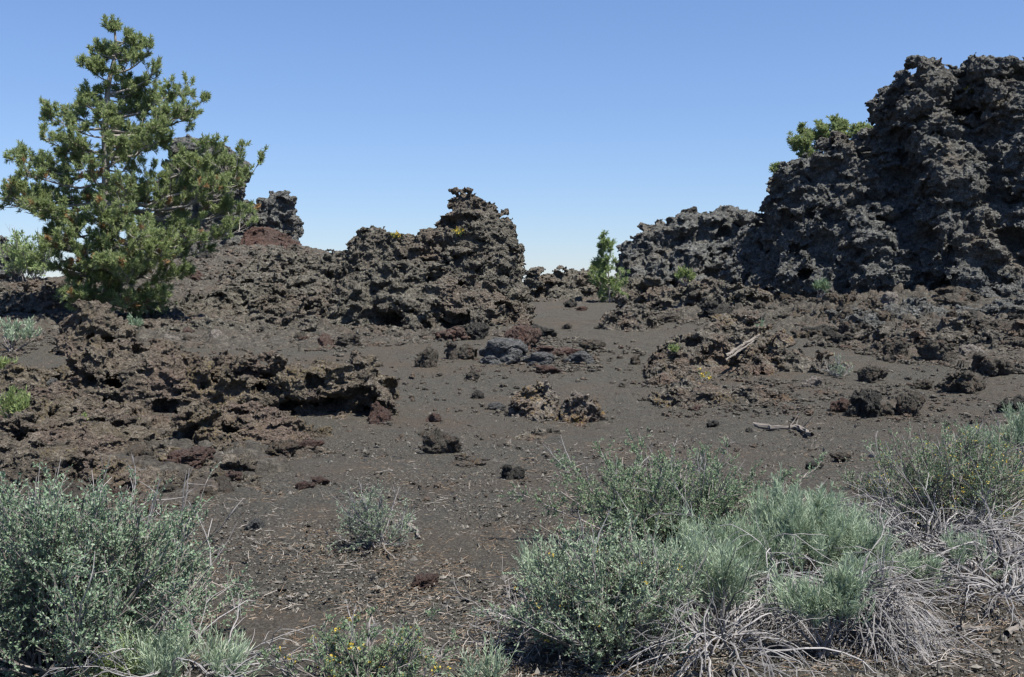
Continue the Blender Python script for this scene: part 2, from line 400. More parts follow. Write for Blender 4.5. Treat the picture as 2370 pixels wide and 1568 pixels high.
def ridge(top, ys, w0=0.3, front=0.5, back=0.5, frontpow=1.0, flare=(99, 0)):
    """A rock wall whose crest follows points given as seen in the picture, ys[i] metres out; it widens downward to front and back."""
    pts = np.array([at(px, py, y) for (px, py), y in zip(top, ys)])
    o = np.argsort(pts[:, 0], kind='stable'); pts = pts[o]
    xs = pts[:, 0] + np.arange(len(pts)) * 1e-4
    def f(X, Y, Z):
        H = np.interp(X, xs, pts[:, 2], left=-3, right=-3); C = np.interp(X, xs, pts[:, 1])
        out = np.maximum(xs[0] - X, X - xs[-1])
        h = H - Z; hp = np.maximum(h, 0)
        s = Y - C
        side = np.where(s < 0, -s - front * hp ** frontpow - flare[1] * np.maximum(hp - flare[0], 0) ** 1.5, s - back * hp) - w0
        return np.maximum(np.maximum(side, -h), out)
    return f, pts
def blob(c, r):
    c = np.array(c, float); r = np.array(r, float)
    def f(X, Y, Z):
        a = (X - c[0]) / r[0]; b = (Y - c[1]) / r[1]; d = (Z - c[2]) / r[2]
        k0 = np.sqrt(a * a + b * b + d * d) + 1e-6
        k1 = np.sqrt((a / r[0]) ** 2 + (b / r[1]) ** 2 + (d / r[2]) ** 2) + 1e-6
        return k0 * (k0 - 1) / k1
    return f
def join(*fs):
    def f(X, Y, Z):
        d = fs[0](X, Y, Z)
        for q in fs[1:]: d = np.minimum(d, q(X, Y, Z))
        return d
    return f
def carve(f0, *cs):
    def f(X, Y, Z):
        d = f0(X, Y, Z)
        for q in cs: d = np.maximum(d, -q(X, Y, Z))
        return d
    return f

def bounds(pts, mx, fy, by, zlo):
    return ([pts[:, 0].min() - mx, pts[:, 1].min() - fy, zlo], [pts[:, 0].max() + mx, pts[:, 1].max() + by, pts[:, 2].max() + 0.7])

def formation(name, top, ys, label, mat, vox, lumps, seed, w0=0.3, front=0.5, back=0.5, cat="rock outcrop", depth=0.5, extra=(), caves=(), frontpow=1.0, group=None, flare=(99, 0), pits=0.6):
    if not isinstance(ys, (list, tuple)): ys = [ys] * len(top)
    f, pts = ridge(top, ys, w0, front, back, frontpow, flare)
    zg = float(np.min(ground_z(pts[:, 0], pts[:, 1]))) - depth
    hmax = float(pts[:, 2].max() - zg)
    fs = [f] + [blob(at(px, py, y), r) for (px, py, y, r) in extra]
    F0 = join(*fs)
    if caves: F0 = carve(F0, *[blob(at(px, py, y), r) for (px, py, y, r) in caves])
    lo, hi = bounds(pts, 0.6, w0 + front * hmax ** frontpow + flare[1] * max(hmax - flare[0], 0) ** 1.5 + 0.6, w0 + back * hmax + 0.6, zg)
    return solid(name, F0, lo, hi, vox, lumps, seed, mat, label, cat, group, pits=pits)

BIG = [(1.5, 0.32), (0.70, 0.32), (0.32, 0.26), (0.15, 0.13)]
MID = [(1.0, 0.20), (0.48, 0.23), (0.24, 0.19), (0.12, 0.10)]
LOW = [(0.60, 0.17), (0.29, 0.15), (0.14, 0.105), (0.07, 0.048)]
FAR = [(1.4, 0.34), (0.68, 0.34), (0.33, 0.26)]

formation("lava_cliff",
    [(1650, 690), (1700, 650), (1735, 590), (1768, 525), (1785, 460), (1812, 412), (1850, 375), (1895, 350), (1940, 335), (2010, 330), (2052, 318), (2066, 270),
     (2072, 205), (2088, 162), (2140, 158), (2166, 176), (2185, 200), (2222, 198), (2242, 172), (2290, 160), (2370, 160), (2460, 150), (2600, 165), (2720, 300)],
    [30.5, 30.2, 30, 29.7, 29.4, 29.1, 28.8, 28.5, 28.2, 28, 28, 27.8, 27.6, 27.4, 27.2, 27.2, 27.2, 27.2, 26.8, 26.5, 26, 26, 26, 26],
    "towering dark grey lava cliff with a stepped top, tallest rock mass of all", M["cliff"], 0.036, BIG, 101, w0=0.6, front=0.70, back=0.5, cat="cliff", flare=(3.6, 0.16),
    caves=[(2345, 610, 22.3, (0.6, 1.2, 0.6)), (2150, 640, 22.7, (0.42, 0.9, 0.35)), (1835, 655, 25.8, (0.35, 0.9, 0.35)), (2160, 500, 23.7, (0.8, 0.9, 0.34)), (1870, 440, 26.3, (0.3, 0.8, 0.3)), (2260, 470, 23.6, (0.5, 0.8, 0.3)), (1930, 560, 25.2, (0.4, 0.7, 0.22)),
           (2110, 555, 23.5, (0.9, 0.6, 0.28)), (2030, 290, 26.2, (0.3, 0.8, 0.7)), (2230, 330, 24.6, (0.5, 0.6, 0.45)), (1960, 430, 25.5, (0.5, 0.5, 0.3))])
formation("lava_spire",
    [(800, 625), (815, 598), (850, 565), (900, 552), (930, 568), (960, 566), (1000, 552), (1024, 540), (1034, 500), (1044, 470), (1058, 452), (1090, 450),
     (1114, 462), (1138, 484), (1158, 502), (1170, 525), (1182, 545), (1190, 570), (1192, 640), (1200, 700), (1206, 730)],
    25.5, "brown grey lava spire with a rounded peak, standing alone against the sky", M["spire"], 0.032, MID, 202, w0=0.55, front=0.5, back=0.5, cat="rock spire", pits=0.85)
formation("lava_mound",
    [(690, 750), (715, 718), (770, 675), (830, 640), (900, 622), (1000, 620), (1080, 640), (1140, 680), (1185, 720), (1205, 745)],
    24.0, "broad reddish brown lava mound with dark hollows at the foot of the spire", M["spire"], 0.030, MID, 203, w0=0.35, front=0.75, back=0.4,
    caves=[(725, 740, 22.9, (0.36, 0.9, 0.24)), (860, 700, 23.0, (0.25, 0.8, 0.22)), (908, 750, 22.6, (0.28, 0.9, 0.32)), (1000, 645, 23.4, (0.3, 0.6, 0.18)), (1060, 755, 22.6, (0.3, 0.6, 0.12))])
formation("lava_hill",
    [(1425, 640), (1440, 590), (1500, 545), (1540, 520), (1580, 500), (1630, 505), (1660, 500), (1695, 495), (1740, 515), (1790, 560), (1850, 620)],
    38.0, "rubbly dark lava hill behind the sapling, a round boulder on its top", M["cliff"], 0.065, FAR, 303, w0=0.4, front=0.8, back=0.6)
formation("rock_ridge",
    [(1205, 690), (1215, 645), (1250, 628), (1290, 622), (1340, 632), (1390, 640), (1440, 640), (1500, 655)],
    35.5, "low jagged rock ridge closing the gap beside the sapling", M["spire"], 0.05, FAR[1:] + [(0.12, 0.05)], 304, w0=0.3, front=0.7, back=0.6)
formation("rock_tower",
    [(360, 560), (380, 500), (400, 380), (425, 338), (450, 330), (485, 336), (525, 355), (552, 380), (562, 430), (568, 480), (580, 500), (586, 560)],
    46.0, "tall dark rock tower half hidden behind the big pine", M["cliff"], 0.07, FAR, 305, w0=0.6, front=0.35, back=0.3, depth=0.3)
formation("rock_block",
    [(566, 560), (572, 490), (600, 475), (640, 466), (670, 460), (684, 465), (688, 490), (687, 545)],
    46.5, "square dark rock block perched on the cinder slope beside the pine", M["cliff"], 0.06, FAR[1:] + [(0.12, 0.05)], 306, w0=0.5, front=0.25, back=0.3, depth=0.3)
formation("red_cinder_bank",
    [(556, 578), (568, 538), (584, 524), (610, 524), (640, 536), (672, 552), (700, 566)],
    45.2, "rust red cinder bank below the square rock block", M["rust"], 0.06, [(0.9, 0.10), (0.4, 0.06)], 308, w0=0.3, front=1.5, back=0.5, depth=0.3, cat="cinder bank")
formation("distant_rock",
    [(-80, 590), (-50, 555), (-10, 545), (10, 550), (22, 575), (30, 600)],
    48.0, "small dark rock knob peeping out at the far left skyline", M["cliff"], 0.07, FAR[1:], 307, w0=0.4, front=0.4, back=0.4)
formation("overhanging_ledge",
    [(185, 900), (200, 838), (250, 812), (340, 818), (420, 845), (520, 855), (600, 850), (680, 852), (760, 862), (830, 880), (885, 905), (905, 960)],
    [12.7, 12.8, 12.9, 13.0, 13.0, 13.0, 13.0, 13.0, 13.0, 12.9, 12.8, 12.7],
    "long low brown lava ledge with black shadowed undercuts along its front", M["ledge"], 0.019, LOW, 401, w0=0.40, front=0.35, back=2.6, depth=0.25,
    caves=[(230, 945, 12.4, (0.36, 0.7, 0.17)), (330, 978, 12.3, (0.46, 0.7, 0.15)), (450, 968, 12.3, (0.25, 0.5, 0.1)), (720, 945, 12.4, (0.58, 0.75, 0.17)),
           (830, 972, 12.3, (0.2, 0.7, 0.21)), (620, 895, 12.7, (0.32, 0.6, 0.11)), (500, 890, 12.7, (0.3, 0.6, 0.10))])
formation("red_outcrop",
    [(370, 1030), (395, 1005), (450, 980), (530, 972), (610, 988), (700, 1012), (770, 1042)],
    10.8, "rough purplish red lava hump with a dark cleft on its left flank", M["ledge"], 0.017, LOW, 402, w0=0.3, front=1.3, back=1.6, depth=0.25,
    caves=[(380, 1060, 9.95, (0.10, 0.6, 0.2)), (470, 1085, 9.6, (0.3, 0.4, 0.08))])
formation("rubble_heap",
    [(-80, 1060), (-40, 1010), (60, 985), (160, 985), (260, 995), (340, 1020), (400, 1060), (470, 1100), (540, 1135)],
    [10.6, 10.6, 10.6, 10.6, 10.5, 10.2, 9.8, 9.3, 9.0], "low heap of broken brown lava below the black undercut, behind the nearest heap", M["ledge"], 0.018, LOW, 405, w0=0.3, front=2.6, back=1.6, depth=0.2)
formation("rubble_heap",
    [(-80, 1110), (-20, 1085), (80, 1078), (180, 1082), (290, 1090), (400, 1105), (500, 1122), (570, 1145)],
    [8.9, 8.9, 8.9, 8.9, 8.8, 8.7, 8.5, 8.3], "nearest heap of broken brown lava, just behind the big left bush", M["ledge"], 0.016, LOW, 407, w0=0.3, front=2.4, back=2.0, depth=0.2)
formation("middle_ledge",
    [(-80, 985), (-30, 950), (50, 925), (140, 920), (230, 940), (310, 965), (390, 990), (430, 1020)],
    [11.9, 11.9, 11.9, 11.9, 11.8, 11.6, 11.3, 11.1], "brown broken ledge filling the ground between the long ledge and the rubble heap", M["ledge"], 0.019, LOW, 406, w0=0.4, front=0.9, back=1.6, depth=0.25,
    caves=[(60, 990, 11.2, (0.25, 0.5, 0.10)), (200, 1000, 11.1, (0.3, 0.5, 0.10))])
formation("broken_ledge",
    [(30, 905), (60, 865), (120, 850), (170, 860), (215, 845), (250, 880)],
    14.4, "broken brown ledge with a deep black hollow, left of the long ledge", M["ledge"], 0.022, LOW, 403, w0=0.35, front=0.5, back=1.2, depth=0.25,
    caves=[(95, 900, 13.7, (0.36, 0.7, 0.22))])
formation("stone_shelf",
    [(150, 790), (180, 740), (220, 715), (260, 745), (290, 770)],
    18.6, "knobbly stone shelf at the foot of the big pine", M["ledge"], 0.03, LOW, 404, w0=0.3, front=0.5, back=0.9, depth=0.25,
    caves=[(225, 795, 17.9, (0.34, 0.7, 0.22))])
formation("sloping_outcrop",
    [(1505, 870), (1520, 825), (1580, 790), (1640, 770), (1700, 760), (1760, 785), (1840, 805), (1910, 835), (1950, 890)],
    [16.4, 16.6, 17, 17.4, 17.6, 17.4, 17, 16.6, 16.2], "wide grey brown outcrop carrying a weathered log", M["outcrop"], 0.024, LOW, 501, w0=0.3, front=1.7, back=1.2, depth=0.25,
    caves=[(1860, 905, 15.0, (0.22, 0.4, 0.18)), (1770, 860, 15.8, (0.2, 0.3, 0.14))])
formation("lichen_mound",
    [(1505, 935), (1530, 905), (1580, 890), (1660, 895), (1750, 910), (1830, 935), (1860, 955)],
    14.2, "flat lichen speckled mound just below the outcrop with the log", M["outcrop"], 0.02, LOW[1:], 502, w0=0.25, front=1.8, back=1.2, depth=0.2, cat="rock mound")
formation("lichen_boulder",
    [(1180, 985), (1192, 925), (1222, 892), (1268, 892), (1292, 925), (1300, 975)],
    13.3, "low boulder crusted with orange lichen in the middle of the cinders", M["lichen"], 0.017, [(0.22, 0.08), (0.10, 0.06), (0.05, 0.035)], 503, w0=0.25, front=1.2, back=1.0, depth=0.2, cat="boulder")
formation("lichen_boulder",
    [(1285, 1000), (1300, 950), (1340, 925), (1370, 940), (1395, 985)],
    12.7, "orange lichened rock hump with a dark left side, right of its twin", M["lichen"], 0.017, [(0.22, 0.08), (0.10, 0.06), (0.05, 0.035)], 504, w0=0.15, front=1.0, back=1.0, depth=0.2, cat="boulder")
formation("flat_rock",
    [(1155, 1040), (1180, 1018), (1250, 1010), (1310, 1020), (1345, 1045)],
    11.4, "nearly flush grey stone patch in front of the lichen boulders", M["outcrop"], 0.017, [(0.22, 0.08), (0.10, 0.06), (0.05, 0.035)], 505, w0=0.2, front=2.0, back=1.5, depth=0.15, cat="rock")
formation("knobbly_rock",
    [(1390, 775), (1405, 735), (1440, 712), (1480, 712), (1510, 735), (1545, 775)],
    23.2, "low knobbly outcrop alone on the cinders in front of the sapling", M["boulder"], 0.027, LOW, 506, w0=0.3, front=1.3, back=1.0, depth=0.25)
formation("slope_outcrop",
    [(350, 760), (390, 728), (450, 692), (520, 672), (600, 668), (680, 695), (740, 735), (770, 765)],
    [25, 26, 27, 28, 28, 27, 26, 25], "rugged bank of broken lava on the slope between the pine and the spire", M["spire"], 0.034, MID, 510, w0=0.4, front=2.4, back=1.6, depth=0.35)
formation("slope_outcrop",
    [(540, 620), (580, 598), (640, 585), (720, 590), (790, 602), (830, 640)],
    35.0, "higher rough bank of dark lava touching the skyline left of the spire", M["spire"], 0.045, FAR[1:] + [(0.15, 0.10)], 511, w0=0.4, front=2.2, back=1.2, depth=0.35)
formation("slope_outcrop",
    [(-80, 720), (0, 690), (80, 672), (160, 672), (250, 690), (330, 730)],
    27.0, "dark broken bank of lava on the ground left of the pine trunk", M["spire"], 0.036, MID, 512, w0=0.4, front=2.2, back=1.4, depth=0.35)
formation("rubble_apron",
    [(200, 790), (270, 760), (380, 750), (480, 744), (590, 740), (690, 748), (790, 764), (900, 780), (980, 796)],
    [22.5, 22.6, 22.8, 23, 23, 22.8, 22.3, 21.8, 21.4], "low apron of dark rubble along the foot of the slope and the mound", M["spire"], 0.032, MID[1:], 514, w0=0.4, front=2.2, back=1.6, depth=0.3, cat="rubble bank")
formation("rubble_apron",
    [(1850, 815), (1930, 790), (2050, 772), (2180, 768), (2300, 776), (2420, 768), (2500, 790)],
    [19.6, 19.5, 19.3, 19, 18.8, 18.6, 18.5], "lower apron of loose brown rubble in front of the talus bank", M["boulder"], 0.028, MID[1:], 515, w0=0.3, front=2.6, back=2.0, depth=0.3, cat="rubble bank")
formation("talus_bank",
    [(1780, 790), (1860, 745), (1960, 728), (2100, 722), (2250, 726), (2400, 722), (2500, 740)],
    [22.5, 22.5, 22.3, 22, 21.6, 21.2, 21], "long sloping bank of dark rubble below the tall cliff", M["cliff"], 0.034, MID, 513, w0=0.4, front=2.6, back=1.0, depth=0.35, cat="talus bank")
formation("rock_shelf",
    [(1490, 690), (1530, 668), (1600, 655), (1680, 655), (1760, 680), (1850, 705), (1920, 730)],
    [29, 28.5, 28, 27, 26.5, 26, 25.5], "rough brown rock shelf under the left foot of the cliff", M["spire"], 0.036, MID[1:], 507, w0=0.3, front=0.9, back=0.8, depth=0.3)

# ------------------------------------------------------------------ loose rocks
def ico(sub):
    t = (1 + 5 ** 0.5) / 2
    v = [(-1, t, 0), (1, t, 0), (-1, -t, 0), (1, -t, 0), (0, -1, t), (0, 1, t), (0, -1, -t), (0, 1, -t), (t, 0, -1), (t, 0, 1), (-t, 0, -1), (-t, 0, 1)]
    f = [(0, 11, 5), (0, 5, 1), (0, 1, 7), (0, 7, 10), (0, 10, 11), (1, 5, 9), (5, 11, 4), (11, 10, 2), (10, 7, 6), (7, 1, 8), (3, 9, 4), (3, 4, 2), (3, 2, 6), (3, 6, 8),
         (3, 8, 9), (4, 9, 5), (2, 4, 11), (6, 2, 10), (8, 6, 7), (9, 8, 1)]
    v = [np.array(p) / np.linalg.norm(p) for p in v]
    for _ in range(sub):
        c, nf = {}, []
        def mid(a, b):
            k = (min(a, b), max(a, b))
            if k not in c: m = v[a] + v[b]; v.append(m / np.linalg.norm(m)); c[k] = len(v) - 1
            return c[k]
        for a, b, d in f:
            x, y, z = mid(a, b), mid(b, d), mid(d, a); nf += [(a, x, z), (b, y, x), (d, z, y), (x, y, z)]
        f = nf
    return np.array(v, np.float32), np.array(f, np.int32)

def proto_rock(seed, n=34, rough=1.0):
    """A unit clinker lump (about 2 wide) as verts, quads."""
    ax = np.linspace(-1.5, 1.5, n)
    X, Y, Z = [a.astype(np.float32) for a in np.meshgrid(ax, ax, ax, indexing='ij')]
    rs = np.random.default_rng(seed)
    fs = [blob((0, 0, 0), (0.85, 0.72, 0.62))]
    for _ in range(3): fs.append(blob(rs.uniform(-0.5, 0.5, 3) * (1, 1, 0.6), rs.uniform(0.3, 0.55, 3)))
    D = join(*fs)(X, Y, Z)
    for _ in range(8):                                       # broken faces
        nrm = rs.normal(size=3); nrm /= np.linalg.norm(nrm)
        D = np.maximum(D, X * nrm[0] + Y * nrm[1] + Z * nrm[2] - rs.uniform(0.48, 0.72))
    P = np.stack([X.ravel(), Y.ravel(), Z.ravel()], 1)
    d = D.ravel()
    for k, (s, a) in enumerate([(0.75, 0.26), (0.36, 0.18 * rough), (0.17, 0.10 * rough), (0.085, 0.05 * rough)]):
        wq = worley(P + 0.12 * perlin(P, 0.5, seed)[:, None], s, seed * 7 + k, cell=True); d = d - a * (1.5 * (0.3 - wq[:, 0]) + 0.5 * wq[:, 1])
    d = d - 0.2 * perlin(P, 0.9, seed + 3)
    D = d.reshape(D.shape).astype(np.float32); D[0] = D[-1] = 1; D[:, 0] = D[:, -1] = 1; D[:, :, 0] = D[:, :, -1] = 1
    g = vdb.FloatGrid(background=1.0); g.copyFromArray(D)
    V, Q = g.convertToQuads(0.0)
    V, Q = attached(-1.5 + V * (3.0 / (n - 1)), Q.astype(np.int64), -9)
    V = V + rs.uniform(-1, 1, V.shape) * 0.018
    V = V - (V.max(0) + V.min(0)) / 2
    V = V / (np.abs(V).max(0) + 1e-6) * np.array([1, 0.8, 0.7])
    return V.astype(np.float32), Q[:, ::-1]
PROTO = [proto_rock(700 + k, 70 if k < 8 else 40, 0.55 if k in (6, 7, 16, 17) else 0.8) for k in range(18)]
PMESH = {}
def rock(name, loc, size, rz, k, mat, label, cat="rock", group=None, tilt=(0, 0)):
    key = (k, mat)
    if key not in PMESH:
        o = link(name, PROTO[k][0], PROTO[k][1], M[mat])
        PMESH[key] = o.data
    else:
        o = bpy.data.objects.new(name, PMESH[key]); COL.objects.link(o)
    o.location = [float(q) for q in loc]; o.scale = [float(q) for q in size]; o.rotation_euler = (tilt[0], tilt[1], rz)
    return tag(o, label, cat, group)

BOULDERS = [  # px, py of the foot, width, height (picture units), material, label
    (1165, 846, 112, 66, "bluegrey", "big blue grey boulder with a pale lit top in the middle cluster"),
    (1068, 838, 80, 50, "boulder", "brown boulder just left of the blue grey boulder"),
    (988, 858, 52, 58, "boulder", "upright knobbly yellowish brown rock at the left end of the middle cluster"),
    (1098, 790, 66, 44, "black", "dark rock behind the blue grey boulder, below the spire"),
    (1212, 818, 84, 70, "red", "purplish rock leaning behind the blue grey boulder"),
    (1248, 786, 78, 36, "black", "dark flat topped rock above the middle cluster"),
    (1050, 790, 90, 36, "red", "pinkish flat rock at the top left of the middle cluster"),
    (1290, 825, 110, 26, "red", "reddish slab right of the blue grey boulder"),
    (1250, 850, 70, 36, "bluegrey", "small grey lump touching the right side of the blue grey boulder"),
    (1340, 845, 70, 34, "bluegrey", "grey rock in the low right part of the middle cluster"),
    (1370, 815, 60, 30, "boulder", "brown rock at the right end of the middle cluster"),
    (1270, 866, 60, 22, "red", "flat reddish rock on open cinders below the middle cluster"),
    (1095, 880, 36, 26, "boulder", "rounded brown stone alone on the cinders below the blue grey boulder"),
    (1106, 926, 28, 24, "black", "small black stone between two lone stones on the cinders"),
    (1150, 950, 42, 18, "bluegrey", "two tone stone with a white end on the cinders"),
    (1470, 848, 24, 26, "boulder", "small pointed stone on the cinders left of the log outcrop"),
    (1005, 980, 36, 26, "red", "dark reddish stone above the clinker boulder"),
    (1020, 1058, 92, 70, "boulder", "clinker boulder with a black shaded side in the open cinders"),
    (1078, 1086, 100, 34, "lichen", "low pale lichen stone in front of the clinker boulder"),
    (1188, 1112, 60, 40, "black", "dark crumbling rock left of the green bush tip"),
    (985, 1362, 66, 36, "red", "red brown stone with a notch in the near cinders"),
    (590, 1228, 46, 30, "bluegrey", "smooth blue grey stone half sunk in the near cinders"),
    (705, 1138, 46, 24, "red", "flat red stone, lower of a touching pair on the cinders"),
    (742, 1122, 42, 20, "red", "flat red stone, upper of a touching pair on the cinders"),
    (350, 1195, 56, 30, "red", "red slab beside the big left bush"),
    (502, 796, 56, 34, "pale", "larger pale whitish rock on the rubble slope"),
    (396, 792, 38, 20, "pale", "smaller pale whitish rock near the grey sagebrush"),
    (640, 642, 36, 16, "pale", "pale flat rock high on the slope left of the spire"),
    (1320, 715, 30, 24, "black", "black stone on the cinders below the gap ridge"),
    (1348, 722, 26, 14, "red", "little red stone touching the black stone below the gap"),
    (1312, 765, 24, 18, "boulder", "little brown stone above the middle cluster, on bare cinders"),
    (1655, 745, 84, 50, "black", "hollow dark boulder at the foot of the rock shelf"),
    (1545, 748, 60, 22, "boulder", "flat stone strip between two outcrops below the shelf"),
    (2003, 970, 84, 68, "black", "black jagged boulder with a pitted face on the right cinders"),
    (2110, 968, 76, 66, "boulder", "brown wedge boulder next to the black jagged boulder"),
    (1945, 958, 46, 38, "red", "small reddish rock left of the black jagged boulder"),
    (2055, 966, 40, 34, "boulder", "small rock wedged between the black and the wedge boulders"),
    (2225, 912, 106, 58, "boulder", "big overhanging clinker boulder at the talus foot"),
    (2292, 878, 86, 64, "boulder", "big dark rounded boulder behind the overhanging boulder"),
    (2170, 842, 94, 58, "boulder", "lumpy grey boulder at the edge of the talus"),
    (2020, 890, 66, 46, "boulder", "round pitted boulder alone on the right cinders"),
    (2138, 902, 46, 24, "boulder", "low dark stone left of the overhanging boulder"),
    (2340, 958, 80, 48, "black", "dark boulder at the right edge above the pale bush"),
    (2250, 830, 70, 34, "pale", "pale topped slab leaning at the edge of the talus"),
    (2075, 830, 60, 50, "boulder", "tan flat faced block at the lower edge of the talus"),
    (1885, 1092, 40, 26, "black", "black stone beyond the green bush on the right cinders"),
    (1945, 1066, 46, 20, "boulder", "flat knobbly stone near the black stone on the right cinders"),
    (1650, 990, 30, 18, "black", "small dark stone below the lichen mound"),
    (1735, 1005, 20, 16, "black", "small dark stone at the end of the fallen branch"),
    (1880, 900, 56, 30, "pale", "pale tan stone at the right tip of the log outcrop"),
    (2055, 720, 50, 46, "pale", "tilted pale grey slab high in the talus"),
    (1780, 690, 90, 60, "boulder", "bulging rock at the foot of the cliff's left end"),
    (1625, 636, 36, 26, "red", "pointed red brown stone on the rock shelf"),
    (800, 806, 64, 36, "boulder", "tan rock lying at the front foot of the lava mound"),
    (755, 806, 40, 34, "red", "dark red crumbly rock beside the tan rock at the mound's foot"),
    (1108, 750, 22, 18, "pale", "little round pale stone on the lava mound's right foot"),
    (440, 1085, 120, 56, "red", "smooth purple red boulder at the front of the red hump"),
    (650, 1060, 86, 40, "ledge", "brown rock right of the purple red boulder"),
    (720, 1042, 60, 26, "red", "flat red rock at the right tip of the red hump"),
    (555, 1080, 60, 26, "lichen", "ochre lichened slab in front of the red hump"),
    (340, 1130, 90, 46, "pale", "pale scaly rock low in the rubble by the left bush"),
    (235, 1105, 86, 46, "black", "dark rock under the bare arching twig of the left bush"),
    (85, 1100, 60, 52, "bluegrey", "grey block low in the left rubble"),
    (390, 1150, 60, 30, "boulder", "brown rock at the near edge of the left rubble"),
    (620, 965, 40, 24, "bluegrey", "smooth grey stone under the lip of the long ledge"),
    (120, 905, 30, 30, "bluegrey", "round grey stone in the hollow of the broken ledge"),
    (880, 985, 60, 56, "red", "red rock closing the right end of the long ledge"),
]
TAKEN = []; rsA = random.Random(77)
for k, (px, py, wd, ht, mat, label) in enumerate(BOULDERS):
    g = G(px, py - ht * 0.12); s = pxm(g[1])
    rs = random.Random(k)
    hw, hh = wd * s / 2 * 1.08, ht * s / 2 * 1.25
    g[2] += hh * 0.40
    rock("boulder" if wd > 50 else "stone", g, (hw, hw * rs.uniform(0.9, 1.2), hh / 0.7), rs.choice([0, math.pi]) + rs.uniform(-0.5, 0.5), (6 + k % 2 if mat in ('bluegrey', 'pale') else k % 6) if wd > 40 else (16 + k % 2 if mat in ('bluegrey', 'pale') else 8 + k % 8), mat, label, "boulder" if wd > 50 else "stone")
    TAKEN.append((px, py - ht / 2, max(wd, ht) / 2))
APRON = []
for px, py, r in TAKEN:
    for _ in range(int(6 + r * 0.35)):
        a = rsA.uniform(0, 6.28); q = r * rsA.uniform(0.7, 1.5)
        APRON.append((px + q * math.cos(a), py + r * 0.6 + 0.35 * q * math.sin(a), rsA.uniform(3, 4 + r * 0.28)))
top = at(1597, 492, 38.0)
rock("boulder", top, (0.30, 0.3, 0.3), 0.3, 2, "black", "round boulder balanced on the skyline of the dark lava hill", "boulder")

ZONES = [  # polygon, count, size range (picture units, at the foot), materials, label, group
    ([(1790, 690), (2380, 690), (2380, 870), (2060, 840), (1840, 780)], 300, (14, 84), ["boulder", "boulder", "black", "ledge"], "rough talus rock in the slope of rubble below the tall cliff", "talus rocks under the cliff"),
    ([(420, 580), (690, 570), (780, 620), (700, 700), (740, 800), (380, 800), (330, 740)], 330, (8, 46), ["boulder", "spire", "black", "red"], "loose rock on the rubble slope between pine and spire", "rocks on the slope between pine and spire"),
    ([(-20, 950), (370, 1000), (400, 1100), (580, 1100), (540, 1150), (300, 1190), (-20, 1130)], 190, (18, 84), ["red", "ledge", "boulder", "boulder"], "loose reddish rock in the heap between the long ledge and the left bush", "heaped rocks below the long ledge"),
    ([(1430, 660), (1800, 650), (1880, 760), (1560, 750)], 170, (10, 56), ["boulder", "ledge", "spire"], "loose brown rock among the rocks between gap and cliff foot", "rocks at the cliff's left foot"),
    ([(680, 740), (1230, 730), (1220, 775), (960, 800), (690, 815)], 130, (8, 46), ["boulder", "spire", "red"], "fallen rock along the foot of the lava mound", "rocks fallen at the mound's foot"),
    ([(1220, 780), (1400, 790), (1390, 860), (1240, 862)], 36, (10, 42), ["bluegrey", "boulder", "red"], "small grey or reddish lump in the right half of the middle cluster", "lumps of the middle cluster"),
    ([(-20, 650), (200, 650), (200, 770), (-20, 850)], 110, (8, 40), ["boulder", "black"], "loose dark rock on the ground left of the big pine", "rocks left of the pine"),
    ([(1210, 670), (1440, 670), (1430, 700), (1230, 700)], 50, (8, 30), ["spire", "boulder"], "loose rock along the low gap ridge", "rocks of the gap ridge"),
    ([(1500, 880), (1960, 880), (1900, 960), (1540, 970)], 110, (6, 28), ["lichen", "boulder", "red"], "small lichened rock on the slope below the log outcrop", "small rocks below the log outcrop"),
    ([(180, 760), (700, 790), (900, 830), (880, 870), (260, 830)], 80, (6, 30), ["boulder", "ledge"], "small rock on the cinder shelf behind the long ledge", "small rocks behind the long ledge"),
    ([(600, 980), (1900, 960), (1960, 1120), (1200, 1200), (1200, 1420), (560, 1420), (480, 1160)], 170, (4, 15), ["boulder", "red", "black"], "small cinder lump scattered on the open ground", "scattered cinder lumps"),
    ([(900, 830), (1500, 790), (1520, 960), (920, 960)], 60, (4, 14), ["boulder", "red", "black"], "small cinder lump on the bare flat round the middle cluster", "cinder lumps on the bare flat"),
    ([(1880, 850), (2380, 880), (2380, 1000), (1900, 960)], 80, (5, 22), ["boulder", "red", "black"], "small stone strewn among the big right boulders", "small stones among the right boulders"),
]
def inside(poly, x, y):
    c = False
    for (x1, y1), (x2, y2) in zip(poly, poly[1:] + poly[:1]):
        if (y1 > y) != (y2 > y) and x < (x2 - x1) * (y - y1) / (y2 - y1) + x1: c = not c
    return c
cand = []
rs = random.Random(5)
for zi, (poly, n, (a, b), mats, label, group) in enumerate(ZONES):
    xs = [p[0] for p in poly]; ys_ = [p[1] for p in poly]; k = 0
    while k < n:
        px, py = rs.uniform(min(xs), max(xs)), rs.uniform(min(ys_), max(ys_))
        if not inside(poly, px, py): continue
        k += 1
        size = a * (b / a) ** (rs.random() ** 2.2)
        if any(abs(px - tx) < tr + size * 0.35 and abs(py - ty) < tr * 0.8 for tx, ty, tr in TAKEN): continue
        cand.append((size, px, py, rs.choice(mats), label, group, rs.random()))
cand.sort(key=lambda c: -c[0])
NIND = 285
small = []
for k, (size, px, py, mat, label, group, u) in enumerate(cand):
    g = G(px, py); hw = size * pxm(g[1]) / 2
    g[2] += hw * rs.uniform(0.12, 0.4)
    sc = (hw, hw * rs.uniform(0.8, 1.2), hw * rs.uniform(0.75, 1.15))
    if k < NIND:
        rock("rock", g, sc, rs.uniform(0, 6.28), k % 18, mat, label, "rock", group, (rs.uniform(-0.4, 0.4), rs.uniform(-0.4, 0.4)))
    else: small.append((g, sc, rs.uniform(0, 6.28)))
lo_v, lo_f = ico(2)
